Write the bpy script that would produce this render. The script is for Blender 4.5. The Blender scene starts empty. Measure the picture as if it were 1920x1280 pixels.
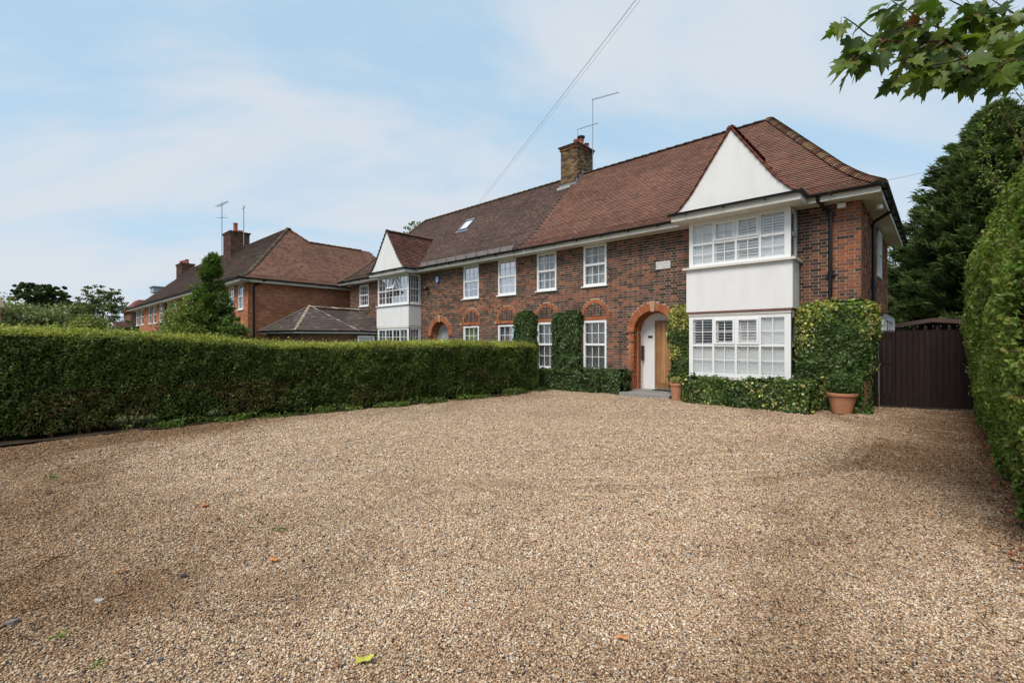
import bpy, math, random
import numpy as np
from mathutils import Vector, Matrix

S = bpy.context.scene
COL = S.collection
R = math.radians
rnd = random.Random(7)
rng = np.random.default_rng(11)

# ------------------------------------------------------------------ camera, sky, sun, exposure
EYE = 1.5
FPX = 870.0                      # focal length in pixels of the 1920 wide photograph
YAW = math.atan2(805, 870)
cam_d = bpy.data.cameras.new('camera')
cam_d.sensor_width = 36
cam_d.lens = FPX / 1920 * 36
cam_d.shift_y = 3 / 1920
cam_d.clip_start = 0.05
cam_d.clip_end = 3000
cam = bpy.data.objects.new('camera', cam_d)
COL.objects.link(cam)
cam.location = (0, 0, EYE)
cam.rotation_euler = (R(90), 0, YAW)
S.camera = cam
FW = (-math.sin(YAW), math.cos(YAW))
RT = (math.cos(YAW), math.sin(YAW))

SUN_DIR = Vector((0.10, -0.74, 1.0)).normalized()
sun_el = math.asin(SUN_DIR.z)
world = bpy.data.worlds.new('World')
S.world = world
world.use_nodes = True
wn, wl = world.node_tree.nodes, world.node_tree.links
wn.clear()
w_out = wn.new('ShaderNodeOutputWorld')
w_bg = wn.new('ShaderNodeBackground')
w_bg.inputs['Strength'].default_value = 0.107
w_sky = wn.new('ShaderNodeTexSky')
w_sky.sky_type = 'NISHITA'
w_sky.sun_disc = False
w_sky.sun_elevation = sun_el
w_sky.sun_rotation = math.atan2(SUN_DIR.x, SUN_DIR.y) % (2 * math.pi)
w_sky.air_density = 1.0
w_sky.dust_density = 1.0
w_tc = wn.new('ShaderNodeTexCoord')
w_sep = wn.new('ShaderNodeSeparateXYZ')
wl.new(w_tc.outputs['Generated'], w_sep.inputs[0])


def wmath(op, a, b=None, clamp=False):
    n = wn.new('ShaderNodeMath')
    n.operation = op
    n.use_clamp = clamp
    for i, v in enumerate((a, b)):
        if v is None:
            continue
        if isinstance(v, (int, float)):
            n.inputs[i].default_value = v
        else:
            wl.new(v, n.inputs[i])
    return n.outputs[0]


wz = wmath('ADD', wmath('MAXIMUM', w_sep.outputs['Z'], 0.0), 0.22)
w_comb = wn.new('ShaderNodeCombineXYZ')
wl.new(wmath('DIVIDE', w_sep.outputs['X'], wz), w_comb.inputs[0])
wl.new(wmath('DIVIDE', w_sep.outputs['Y'], wz), w_comb.inputs[1])
w_map = wn.new('ShaderNodeMapping')
wl.new(w_comb.outputs[0], w_map.inputs[0])
w_map.vector_type = 'TEXTURE'
w_map.inputs['Rotation'].default_value = (0, 0, R(46))
w_map.inputs['Scale'].default_value = (2.1, 0.95, 1)
w_map.inputs['Location'].default_value = (1.3, 0.4, 0)
w_n1 = wn.new('ShaderNodeTexNoise')
wl.new(w_map.outputs[0], w_n1.inputs['Vector'])
w_n1.inputs['Scale'].default_value = 1.1
w_n1.inputs['Detail'].default_value = 7
w_n1.inputs['Roughness'].default_value = 0.55
w_n1.inputs['Distortion'].default_value = 0.5
w_mr = wn.new('ShaderNodeMapRange')
w_mr.interpolation_type = 'SMOOTHSTEP'
wl.new(w_n1.outputs['Fac'], w_mr.inputs[0])
w_mr.inputs[1].default_value = 0.40
w_mr.inputs[2].default_value = 0.62
w_mr.inputs[3].default_value = 0.05
w_mr.inputs[4].default_value = 0.88
# high thin veil: the sky is mostly a pale blue through it
w_veil = wn.new('ShaderNodeMix')
w_veil.data_type = 'RGBA'
w_veil.inputs[0].default_value = 0.82
wl.new(w_sky.outputs[0], w_veil.inputs[6])
w_veil.inputs[7].default_value = (2.45, 3.6, 4.5, 1)
w_mix = wn.new('ShaderNodeMix')
w_mix.data_type = 'RGBA'
wl.new(w_mr.outputs[0], w_mix.inputs[0])
wl.new(w_veil.outputs[2], w_mix.inputs[6])
w_mix.inputs[7].default_value = (3.75, 3.95, 4.25, 1)
wl.new(w_mix.outputs[2], w_bg.inputs['Color'])
wl.new(w_bg.outputs[0], w_out.inputs['Surface'])

sun_d = bpy.data.lights.new('sun', 'SUN')
sun_d.energy = 1.9
sun_d.angle = R(28)
sun_d.color = (1.0, 0.955, 0.89)
sun = bpy.data.objects.new('sun', sun_d)
COL.objects.link(sun)
sun.rotation_euler = (-SUN_DIR).to_track_quat('-Z', 'Y').to_euler()
sun.location = (0, 0, 30)

S.view_settings.view_transform = 'Standard'
S.view_settings.look = 'None'
S.view_settings.gamma = 1
S.view_settings.use_curve_mapping = False
S.view_settings.exposure = 0.86
S.render.engine = 'CYCLES'
S.cycles.max_bounces = 8
S.cycles.transparent_max_bounces = 12
S.cycles.use_denoising = True


# ------------------------------------------------------------------ helpers
def at(px, py, d):
    """world point at photo pixel (px,py), d metres along the view axis"""
    k = (px - 960) / FPX
    return Vector(((FW[0] + k * RT[0]) * d, (FW[1] + k * RT[1]) * d, EYE + (643 - py) / FPX * d))


def onY(px, Y):
    k = (px - 960) / FPX
    return (FW[0] + k * RT[0]) * Y / (FW[1] + k * RT[1])


def hash3(ix, iy, iz, seed=0):
    h = (ix * 374761393 + iy * 668265263 + iz * 2147483647 + seed * 1274126177) & 0xFFFFFFFF
    h = ((h ^ (h >> 13)) * 1274126177) & 0xFFFFFFFF
    return ((h ^ (h >> 16)) & 0xFFFF) / 65535.0


def vnoise(P, scale, seed=0):
    """smooth value noise in 0..1 for an (N,3) array"""
    Q = np.asarray(P, dtype=np.float64) * scale + 1000.0
    I = np.floor(Q).astype(np.int64)
    Fr = Q - I
    Fr = Fr * Fr * (3 - 2 * Fr)
    out = 0
    for dx in (0, 1):
        for dy in (0, 1):
            for dz in (0, 1):
                w = (Fr[:, 0] if dx else 1 - Fr[:, 0]) * (Fr[:, 1] if dy else 1 - Fr[:, 1]) * (Fr[:, 2] if dz else 1 - Fr[:, 2])
                out = out + w * hash3(I[:, 0] + dx, I[:, 1] + dy, I[:, 2] + dz, seed)
    return out


def link(name, data, parent=None, mats=None):
    o = bpy.data.objects.new(name, data)
    COL.objects.link(o)
    if parent is not None:
        o.parent = parent
        o.matrix_parent_inverse = parent.matrix_world.inverted() if False else Matrix.Translation(-world_loc(parent))
    return o


def world_loc(o):
    v = Vector((0, 0, 0))
    while o is not None:
        v += o.location
        if o.parent is not None:
            v += o.matrix_parent_inverse.to_translation()
        o = o.parent
    return v


def tag(o, label=None, cat=None, group=None, kind=None):
    if label:
        o['label'] = label
    if cat:
        o['category'] = cat
    if group:
        o['group'] = group
    if kind:
        o['kind'] = kind
    return o


def thing(name, label, cat, loc=(0, 0, 0), group=None):
    o = bpy.data.objects.new(name, None)
    o.empty_display_size = 0.2
    COL.objects.link(o)
    o.location = loc
    return tag(o, label, cat, group)


class MB:
    """collects shapes, then links them as ONE mesh object"""

    def __init__(s):
        s.v, s.f, s.c = [], [], []

    def add(s, vs, fs, col=(1, 1, 1)):
        b = len(s.v)
        s.v.extend([tuple(p) for p in vs])
        for f in fs:
            s.f.append([i + b for i in f])
            s.c.append(col)
        return s

    def box(s, x0, x1, y0, y1, z0, z1, col=(1, 1, 1)):
        vs = [(x0, y0, z0), (x1, y0, z0), (x1, y1, z0), (x0, y1, z0), (x0, y0, z1), (x1, y0, z1), (x1, y1, z1), (x0, y1, z1)]
        return s.add(vs, [(0, 3, 2, 1), (4, 5, 6, 7), (0, 1, 5, 4), (1, 2, 6, 5), (2, 3, 7, 6), (3, 0, 4, 7)], col)

    def obox(s, o, ax, ay, az, col=(1, 1, 1)):
        """box spanned by three edge vectors from corner o"""
        o, ax, ay, az = Vector(o), Vector(ax), Vector(ay), Vector(az)
        vs = [o, o + ax, o + ax + ay, o + ay, o + az, o + ax + az, o + ax + ay + az, o + ay + az]
        return s.add(vs, [(0, 3, 2, 1), (4, 5, 6, 7), (0, 1, 5, 4), (1, 2, 6, 5), (2, 3, 7, 6), (3, 0, 4, 7)], col)

    def prism(s, poly, off, col=(1, 1, 1)):
        n = len(poly)
        poly = [Vector(p) for p in poly]
        off = Vector(off)
        vs = poly + [p + off for p in poly]
        fs = [tuple(range(n)), tuple(range(2 * n - 1, n - 1, -1))]
        fs += [(i, i + n, (i + 1) % n + n, (i + 1) % n) for i in range(n)]
        return s.add(vs, fs, col)

    def tube(s, pts, r, n=8, col=(1, 1, 1), caps=True):
        pts = [Vector(p) for p in pts]
        rs = r if isinstance(r, (list, tuple)) else [r] * len(pts)
        rings = []
        up = Vector((0.31, 0.17, 0.93))
        for i, p in enumerate(pts):
            a = pts[max(i - 1, 0)]
            b = pts[min(i + 1, len(pts) - 1)]
            t = (b - a).normalized()
            u = t.cross(up)
            if u.length < 1e-3:
                u = t.cross(Vector((1, 0, 0)))
            u.normalize()
            w = t.cross(u)
            rings.append([p + (u * math.cos(k * 2 * math.pi / n) + w * math.sin(k * 2 * math.pi / n)) * rs[i] for k in range(n)])
        vs = [q for ring in rings for q in ring]
        fs = []
        for i in range(len(pts) - 1):
            for k in range(n):
                k2 = (k + 1) % n
                fs.append((i * n + k, i * n + k2, (i + 1) * n + k2, (i + 1) * n + k))
        if caps:
            fs.append(tuple(range(n)))
            fs.append(tuple((len(pts) - 1) * n + k for k in range(n - 1, -1, -1)))
        return s.add(vs, fs, col)

    def lathe(s, prof, cx, cy, n=28, col=(1, 1, 1)):
        vs, fs = [], []
        for r, z in prof:
            for k in range(n):
                a = 2 * math.pi * k / n
                vs.append((cx + r * math.cos(a), cy + r * math.sin(a), z))
        for i in range(len(prof) - 1):
            for k in range(n):
                k2 = (k + 1) % n
                fs.append((i * n + k, i * n + k2, (i + 1) * n + k2, (i + 1) * n + k))
        return s.add(vs, fs, col)

    def mesh(s, name, mat, smooth=False):
        me = bpy.data.meshes.new(name)
        me.from_pydata(s.v, [], s.f)
        me.materials.append(mat)
        at_ = me.color_attributes.new('Col', 'FLOAT_COLOR', 'CORNER')
        cnt = np.array([len(f) for f in s.f])
        cols = np.array([tuple(c)[:3] + (1,) for c in s.c], dtype=np.float32)
        at_.data.foreach_set('color', np.repeat(cols, cnt, axis=0).ravel())
        if smooth:
            me.polygons.foreach_set('use_smooth', [True] * len(me.polygons))
        me.update()
        return me

    def build(s, name, mat, parent=None, smooth=False, label=None, kind=None):
        o = link(name, s.mesh(name, mat, smooth), parent)
        return tag(o, label, None, None, kind)


def np_mesh(name, V, Fq, cols, mat, nper=4, smooth=False):
    """fast mesh from arrays: V (N,3), faces (M,nper), cols (M,3)"""
    me = bpy.data.meshes.new(name)
    V = np.asarray(V, dtype=np.float32)
    Fq = np.asarray(Fq, dtype=np.int32)
    me.vertices.add(len(V))
    me.vertices.foreach_set('co', V.ravel())
    M = len(Fq)
    me.loops.add(M * nper)
    me.loops.foreach_set('vertex_index', Fq.ravel())
    me.polygons.add(M)
    me.polygons.foreach_set('loop_start', np.arange(0, M * nper, nper, dtype=np.int32))
    me.polygons.foreach_set('loop_total', np.full(M, nper, dtype=np.int32))
    me.materials.append(mat)
    me.update(calc_edges=True)
    ca = me.color_attributes.new('Col', 'FLOAT_COLOR', 'CORNER')
    c4 = np.ones((M, 4), dtype=np.float32)
    c4[:, :3] = cols
    ca.data.foreach_set('color', np.repeat(c4, nper, axis=0).ravel())
    if smooth:
        me.polygons.foreach_set('use_smooth', np.ones(M, dtype=bool))
    return me


# ------------------------------------------------------------------ materials
class Mat:
    def __init__(s, name, rough=0.8, spec=0.3):
        s.m = bpy.data.materials.new(name)
        s.m.use_nodes = True
        s.n, s.l = s.m.node_tree.nodes, s.m.node_tree.links
        s.b = s.n['Principled BSDF']
        s.b.inputs['Roughness'].default_value = rough
        s.b.inputs['Specular IOR Level'].default_value = spec
        s.tc = s.n.new('ShaderNodeTexCoord').outputs['Object']

    def noise(s, scale, detail=4, rough=0.55, vec=None, stretch=None):
        v = vec or s.tc
        if stretch:
            mp = s.n.new('ShaderNodeMapping')
            mp.inputs['Scale'].default_value = stretch
            s.l.new(v, mp.inputs[0])
            v = mp.outputs[0]
        t = s.n.new('ShaderNodeTexNoise')
        t.inputs['Scale'].default_value = scale
        t.inputs['Detail'].default_value = detail
        t.inputs['Roughness'].default_value = rough
        s.l.new(v, t.inputs['Vector'])
        return t.outputs['Fac']

    def ramp(s, fac, stops, interp='LINEAR'):
        r = s.n.new('ShaderNodeValToRGB')
        r.color_ramp.interpolation = interp
        e = r.color_ramp.elements
        while len(e) < len(stops):
            e.new(0.5)
        for i, (p, c) in enumerate(stops):
            e[i].position = p
            e[i].color = tuple(c)[:3] + (1,) if not isinstance(c, (int, float)) else (c, c, c, 1)
        s.l.new(fac, r.inputs[0])
        return r.outputs[0]

    def rgb(s, c):
        n = s.n.new('ShaderNodeRGB')
        n.outputs[0].default_value = tuple(c)[:3] + (1,)
        return n.outputs[0]

    def attr(s, name='Col'):
        a = s.n.new('ShaderNodeAttribute')
        a.attribute_name = name
        return a.outputs['Color']

    def mix(s, a, b, fac=0.5, mode='MIX'):
        n = s.n.new('ShaderNodeMix')
        n.data_type = 'RGBA'
        n.blend_type = mode
        for i, v in ((6, a), (7, b)):
            if isinstance(v, (tuple, list)):
                n.inputs[i].default_value = tuple(v)[:3] + (1,)
            else:
                s.l.new(v, n.inputs[i])
        if isinstance(fac, (int, float)):
            n.inputs[0].default_value = fac
        else:
            s.l.new(fac, n.inputs[0])
        return n.outputs[2]

    def color(s, c):
        if isinstance(c, (tuple, list)):
            s.b.inputs['Base Color'].default_value = tuple(c)[:3] + (1,)
        else:
            s.l.new(c, s.b.inputs['Base Color'])
        return s

    def bump(s, h, dist=0.01, strength=0.5):
        b = s.n.new('ShaderNodeBump')
        b.inputs['Distance'].default_value = dist
        b.inputs['Strength'].default_value = strength
        s.l.new(h, b.inputs['Height'])
        s.l.new(b.outputs[0], s.b.inputs['Normal'])
        return s


def m_tinted(name, rough=0.85, var=0.3, scale=9, fine=70, bump=0.003, spec=0.2):
    """colour of each piece comes with the piece, the material adds weathering"""
    m = Mat(name, rough, spec)
    v1 = m.ramp(m.noise(scale, 5), [(0.3, 1 - var), (0.7, 1 + var * 0.4)])
    v2 = m.ramp(m.noise(fine, 3), [(0.3, 0.78), (0.7, 1.1)])
    m.color(m.mix(m.mix(m.attr(), v1, 1, 'MULTIPLY'), v2, 1, 'MULTIPLY'))
    m.bump(m.noise(fine, 4), bump, 0.6)
    return m.m


def m_plain(name, c, rough=0.5, var=0.12, scale=3, spec=0.4, bump=0.0015, metal=0.0):
    m = Mat(name, rough, spec)
    m.color(m.mix(m.rgb(c), m.ramp(m.noise(scale, 6), [(0.3, 1 - var), (0.7, 1)]), 1, 'MULTIPLY'))
    m.bump(m.noise(scale * 20, 3), bump, 0.4)
    m.b.inputs['Metallic'].default_value = metal
    return m.m


M = {}
M['brick'] = m_tinted('fired brick', 0.9, 0.28, 2.2, 90, 0.004, 0.12)
_m = Mat('clay roof tile', 0.88, 0.15)
_v1 = _m.ramp(_m.noise(0.8, 5), [(0.3, 0.76), (0.7, 1.08)])
_v2 = _m.ramp(_m.noise(60, 3), [(0.3, 0.78), (0.7, 1.1)])
_c = _m.mix(_m.mix(_m.attr(), _v1, 1, 'MULTIPLY'), _v2, 1, 'MULTIPLY')
_lich = _m.mix(_m.ramp(_m.noise(7.5, 6, 0.7), [(0.60, 0.0), (0.68, 0.75)]), _m.ramp(_m.noise(0.5, 3), [(0.42, 0.0), (0.62, 1.0)]), 1, 'MULTIPLY')
_m.color(_m.mix(_c, (0.17, 0.15, 0.085), _lich))
_m.bump(_m.noise(60, 4), 0.004, 0.6)
M['tile'] = _m.m
_m = Mat('lime mortar', 0.95, 0.1)
_m.color(_m.ramp(_m.noise(1.3, 6), [(0.25, (0.34, 0.26, 0.20)), (0.75, (0.52, 0.42, 0.33))])).bump(_m.noise(80), 0.003)
M['mortar'] = _m.m
M['underlay'] = m_plain('dark roof underlay', (0.05, 0.035, 0.03), 0.9)
_m = Mat('white painted render', 0.75, 0.25)
_m.color(_m.mix(_m.ramp(_m.noise(0.9, 6, 0.6, stretch=(1, 1, 0.35)), [(0.3, (0.72, 0.705, 0.69)), (0.7, (0.765, 0.755, 0.745))]),
                _m.ramp(_m.noise(4.5, 6, 0.65, stretch=(1, 1, 0.22)), [(0.28, 0.92), (0.55, 1.0)]), 1, 'MULTIPLY'))
_m.bump(_m.noise(45, 5), 0.004, 0.35)
M['render'] = _m.m
M['upvc'] = m_plain('white window frame plastic', (0.80, 0.79, 0.78), 0.32, 0.05, 4, 0.5, 0.0004)
M['soffit'] = m_plain('white soffit board', (0.72, 0.68, 0.62), 0.6, 0.16, 2.5)
M['sill'] = m_plain('pale stone sill', (0.60, 0.54, 0.45), 0.8, 0.2, 6)
M['black'] = m_plain('black gutter plastic', (0.012, 0.012, 0.014), 0.35, 0.3, 6)
M['lead'] = m_plain('lead flashing', (0.22, 0.25, 0.29), 0.55, 0.3, 8)
M['guard'] = m_plain('weathered grey guard strip', (0.16, 0.14, 0.13), 0.8, 0.4, 7)
M['pale_flash'] = m_plain('pale mortar flaunching', (0.5, 0.47, 0.43), 0.9, 0.3, 9)
M['terracotta'] = m_plain('terracotta', (0.50, 0.235, 0.135), 0.85, 0.25, 7, 0.2, 0.003)
M['chimney_pot'] = m_plain('red clay pot', (0.36, 0.115, 0.065), 0.8, 0.35, 8, 0.2, 0.003)
M['cowl'] = m_plain('dark cowl', (0.04, 0.025, 0.02), 0.6)
M['metal'] = m_plain('dull aluminium', (0.32, 0.34, 0.36), 0.45, 0.2, 9, 0.5, 0.0005, 0.5)
M['cable'] = m_plain('grey cable', (0.34, 0.35, 0.37), 0.6)
M['step'] = m_plain('grey stone step', (0.30, 0.29, 0.27), 0.85, 0.3, 5, 0.2, 0.004)
M['mat'] = m_plain('black door mat', (0.02, 0.02, 0.02), 0.95)
M['porch_white'] = m_plain('white porch paint', (0.74, 0.72, 0.69), 0.7, 0.08, 3)
M['dark_panel'] = m_plain('dark letter box', (0.03, 0.025, 0.022), 0.5)
M['iron'] = m_plain('dark iron', (0.02, 0.018, 0.016), 0.5)
M['bright_metal'] = m_plain('brushed metal', (0.5, 0.46, 0.4), 0.35, 0.2, 9, 0.5, 0.0005, 0.8)
M['soil'] = m_plain('dark soil', (0.075, 0.052, 0.036), 1.0, 0.5, 9, 0.1, 0.02)
M['red_trim'] = m_plain('dull red painted board', (0.21, 0.075, 0.06), 0.7, 0.3, 5)
M['badge_blue'] = m_plain('blue plastic', (0.03, 0.12, 0.38), 0.4)
M['keystone'] = m_plain('tan keystone', (0.46, 0.29, 0.18), 0.9, 0.25, 8)
M['plaque'] = m_plain('pale plaque', (0.62, 0.59, 0.57), 0.7, 0.25, 14)
M['curtain_white'] = m_plain('white net curtain', (0.50, 0.52, 0.53), 0.9, 0.3, 6)
M['curtain_pink'] = m_plain('pale pink curtain', (0.66, 0.54, 0.57), 0.9, 0.15, 6)
M['curtain_grey'] = m_plain('grey curtain', (0.42, 0.42, 0.45), 0.9, 0.3, 6)
M['curtain_green'] = m_plain('pale green curtain', (0.50, 0.55, 0.33), 0.9, 0.2, 6)
M['shutter'] = m_plain('white shutter', (0.82, 0.82, 0.81), 0.5, 0.05, 4)
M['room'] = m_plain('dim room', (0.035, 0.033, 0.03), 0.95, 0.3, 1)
_m = Mat('oak door board', 0.55, 0.35)
_g = _m.noise(3, 6, 0.6, stretch=(9, 9, 0.7))
_m.color(_m.mix(_m.ramp(_g, [(0.3, (0.26, 0.125, 0.05)), (0.7, (0.42, 0.225, 0.10))]), _m.attr(), 1, 'MULTIPLY')).bump(_g, 0.002)
M['oak'] = _m.m
_m = Mat('dark stained gate board', 0.7, 0.25)
_g = _m.noise(4, 6, 0.65, stretch=(8, 8, 0.5))
_m.color(_m.mix(_m.ramp(_g, [(0.3, (0.010, 0.0055, 0.0045)), (0.72, (0.032, 0.017, 0.014))]), _m.attr(), 1, 'MULTIPLY')).bump(_g, 0.002)
M['gate'] = _m.m
_m = Mat('bark', 0.95, 0.1)
_g = _m.noise(6, 6, 0.65, stretch=(3, 3, 0.6))
_m.color(_m.ramp(_g, [(0.3, (0.045, 0.03, 0.02)), (0.7, (0.13, 0.095, 0.07))])).bump(_g, 0.02)
M['bark'] = _m.m
_m = Mat('woody stem', 0.95, 0.1)
_m.color(_m.ramp(_m.noise(12, 4), [(0.3, (0.07, 0.035, 0.022)), (0.7, (0.16, 0.085, 0.05))]))
M['stem'] = _m.m
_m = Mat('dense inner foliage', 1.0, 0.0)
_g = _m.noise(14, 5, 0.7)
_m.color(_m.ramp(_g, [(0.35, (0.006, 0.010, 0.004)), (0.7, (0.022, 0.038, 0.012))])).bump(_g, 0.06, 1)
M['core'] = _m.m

# glass: clear with a sky reflection that grows with the angle
_m = Mat('window glass')
_n, _l = _m.n, _m.l
_gl = _n.new('ShaderNodeBsdfGlossy')
_gl.inputs['Roughness'].default_value = 0.02
_gl.inputs['Color'].default_value = (0.92, 0.95, 1, 1)
_tr = _n.new('ShaderNodeBsdfTransparent')
_tr.inputs['Color'].default_value = (0.985, 0.99, 0.99, 1)
_fr = _n.new('ShaderNodeFresnel')
_fr.inputs['IOR'].default_value = 1.5
_bp = _n.new('ShaderNodeBump')
_bp.inputs['Distance'].default_value = 0.01
_bp.inputs['Strength'].default_value = 0.12
_l.new(_m.noise(1.6, 1), _bp.inputs['Height'])
_l.new(_bp.outputs[0], _gl.inputs['Normal'])
_mx = _n.new('ShaderNodeMixShader')
_ad = _n.new('ShaderNodeMath')
_ad.operation = 'MULTIPLY_ADD'
_ad.inputs[1].default_value = 0.5
_ad.inputs[2].default_value = 0.01
_l.new(_fr.outputs[0], _ad.inputs[0])
_l.new(_ad.outputs[0], _mx.inputs[0])
_l.new(_tr.outputs[0], _mx.inputs[1])
_l.new(_gl.outputs[0], _mx.inputs[2])
_l.new(_mx.outputs[0], _n['Material Output'].inputs['Surface'])
M['glass'] = _m.m
M['glass_dark'] = m_plain('dark glass', (0.02, 0.022, 0.025), 0.08, 0.1, 3, 0.6, 0)


def m_leaf(name, rough=0.5, trans=0.35, spec=0.35):
    m = Mat(name, rough, spec)
    c = m.mix(m.mix(m.attr(), m.ramp(m.noise(1.7, 3), [(0.3, 0.75), (0.7, 1.15)]), 1, 'MULTIPLY'), (1.35, 1.25, 0.95), 1, 'MULTIPLY')
    m.color(c)
    t = m.n.new('ShaderNodeBsdfTranslucent')
    m.l.new(m.mix(c, (1.25, 1.35, 0.55), 1, 'MULTIPLY'), t.inputs[0])
    mx = m.n.new('ShaderNodeMixShader')
    mx.inputs[0].default_value = trans
    m.l.new(m.b.outputs[0], mx.inputs[1])
    m.l.new(t.outputs[0], mx.inputs[2])
    m.l.new(mx.outputs[0], m.n['Material Output'].inputs['Surface'])
    return m.m


M['leaf'] = m_leaf('hedge leaf', 0.5, 0.3)
M['ivy'] = m_leaf('ivy leaf', 0.42, 0.22, 0.45)
M['tree_leaf'] = m_leaf('tree leaf', 0.55, 0.3)
M['needle'] = m_leaf('conifer spray', 0.75, 0.2, 0.15)
M['maple'] = m_leaf('maple leaf', 0.45, 0.42, 0.35)
M['dry_leaf'] = m_leaf('fallen leaf', 0.7, 0.15, 0.2)

# ------------------------------------------------------------------ foliage tools


def leaf_cloud(P, N, size, cols, rigid=0.5, aspect=0.55, droop=0.0, fold=0.18):
    """folded rhombic leaves at points P facing roughly N -> V, F(tri quads), cols"""
    n = len(P)
    size = np.broadcast_to(np.asarray(size, dtype=float), (n,))[:, None]
    Nn = N * rigid + rng.normal(0, 1, (n, 3)) * (1 - rigid)
    Nn /= np.linalg.norm(Nn, axis=1)[:, None] + 1e-9
    T = rng.normal(0, 1, (n, 3))
    T[:, 2] -= droop
    T -= Nn * (T * Nn).sum(1)[:, None]
    T /= np.linalg.norm(T, axis=1)[:, None] + 1e-9
    B = np.cross(Nn, T)
    base = P - T * size * 0.5
    tip = P + T * size * 0.5
    le = P + B * size * aspect * 0.5 + Nn * size * fold - T * size * 0.08
    ri = P - B * size * aspect * 0.5 + Nn * size * fold - T * size * 0.08
    V = np.stack([base, le, tip, ri], 1).reshape(-1, 3)
    i = np.arange(n) * 4
    F = np.stack([np.stack([i, i + 2, i + 1], 1), np.stack([i, i + 3, i + 2], 1)], 1).reshape(-1, 3)
    return V, F, np.repeat(cols, 2, axis=0)


def leaf_obj(name, P, N, size, cols, mat, parent=None, **kw):
    V, F, C = leaf_cloud(P, N, size, cols, **kw)
    return link(name, np_mesh(name, V, F, C, mat, 3), parent)


def palette(n, base, var=0.3, P=None, alt=None, alt_frac=0.0, seed=1, lump=1.4):
    base = np.asarray(base, dtype=float)
    k = rng.normal(1, var * 0.5, (n, 1)).clip(0.35, 1.9)
    c = base[None, :] * k
    c[:, 0] *= rng.normal(1, 0.12, n).clip(0.6, 1.5)
    if P is not None:
        w = vnoise(P, lump, seed)
        c *= (0.7 + 0.6 * w)[:, None]
    if alt is not None:
        alt = np.asarray(alt, dtype=float)
        p = alt_frac
        if P is not None:
            p = alt_frac * 2 * vnoise(P, 1.1, seed + 5) ** 1.5 * 1.6
        sel = rng.random(n) < p
        c[sel] = alt[None, :] * rng.normal(1, 0.2, (sel.sum(), 1)).clip(0.5, 1.6)
    return c.clip(0.002, 0.9)


def box_core(mb, path, ys, xf, jit=0.05, seed=3):
    """lumpy closed skin along y; path = [(x,z)] ; xf(y) shifts x"""
    n = len(path)
    vs = []
    for y in ys:
        for (x, z) in path:
            vs.append((x + xf(y), y, z))
    A = np.array(vs)
    A += (np.stack([vnoise(A, 2.3, seed), vnoise(A, 2.3, seed + 1), vnoise(A, 2.3, seed + 2)], 1) - 0.5) * jit * 2
    fs = []
    for i in range(len(ys) - 1):
        for k in range(n - 1):
            fs.append((i * n + k, i * n + k + 1, (i + 1) * n + k + 1, (i + 1) * n + k))
    fs.append(tuple(range(n)))
    fs.append(tuple((len(ys) - 1) * n + k for k in range(n - 1, -1, -1)))
    mb.add([tuple(a) for a in A], fs)


def sample_path(path, n):
    """random points along a (a,b) polyline -> pos (n,2), normal (n,2) (left-hand)"""
    p = np.array(path, dtype=float)
    seg = p[1:] - p[:-1]
    L = np.linalg.norm(seg, axis=1)
    cum = np.concatenate([[0], np.cumsum(L)])
    t = rng.random(n) * cum[-1]
    i = np.clip(np.searchsorted(cum, t, side='right') - 1, 0, len(seg) - 1)
    f = (t - cum[i]) / L[i]
    pos = p[i] + seg[i] * f[:, None]
    d = seg[i] / L[i][:, None]
    nrm = np.stack([d[:, 1], -d[:, 0]], 1)
    return pos, nrm


# ------------------------------------------------------------------ ground
def grid_mesh(name, xs, ys, zf, mat, inside=None, smooth=True):
    X, Y = np.meshgrid(xs, ys)
    P = np.stack([X.ravel(), Y.ravel(), np.zeros(X.size)], 1)
    P[:, 2] = zf(P)
    nx = len(xs)
    i, j = np.meshgrid(np.arange(nx - 1), np.arange(len(ys) - 1))
    a = (j * nx + i).ravel()
    F = np.stack([a, a + 1, a + nx + 1, a + nx], 1)
    if inside is not None:
        cx = P[F].mean(1)
        F = F[inside(cx)]
    return np_mesh(name, P, F, np.ones((len(F), 3)), mat, 4, smooth)


_m = Mat('ground earth and grass', 0.95, 0.1)
_m.color(_m.ramp(_m.noise(1.2, 8, 0.65), [(0.3, (0.045, 0.055, 0.02)), (0.6, (0.09, 0.095, 0.04)), (0.8, (0.12, 0.09, 0.06))])).bump(_m.noise(20, 5), 0.03)
M['ground'] = _m.m
g = MB()
g.add([(-900, -900, -0.06), (900, -900, -0.06), (900, 900, -0.06), (-900, 900, -0.06)], [(0, 1, 2, 3)])
tag(g.build('ground', M['ground']), kind='structure')

STONES = [(0.0, (0.070, 0.054, 0.047)), (0.085, (0.20, 0.18, 0.17)), (0.12, (0.34, 0.20, 0.115)), (0.28, (0.56, 0.375, 0.225)),
          (0.46, (0.69, 0.49, 0.315)), (0.61, (0.46, 0.275, 0.155)), (0.74, (0.75, 0.585, 0.41)), (0.88, (0.84, 0.73, 0.57)), (0.97, (0.50, 0.47, 0.45))]

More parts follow.
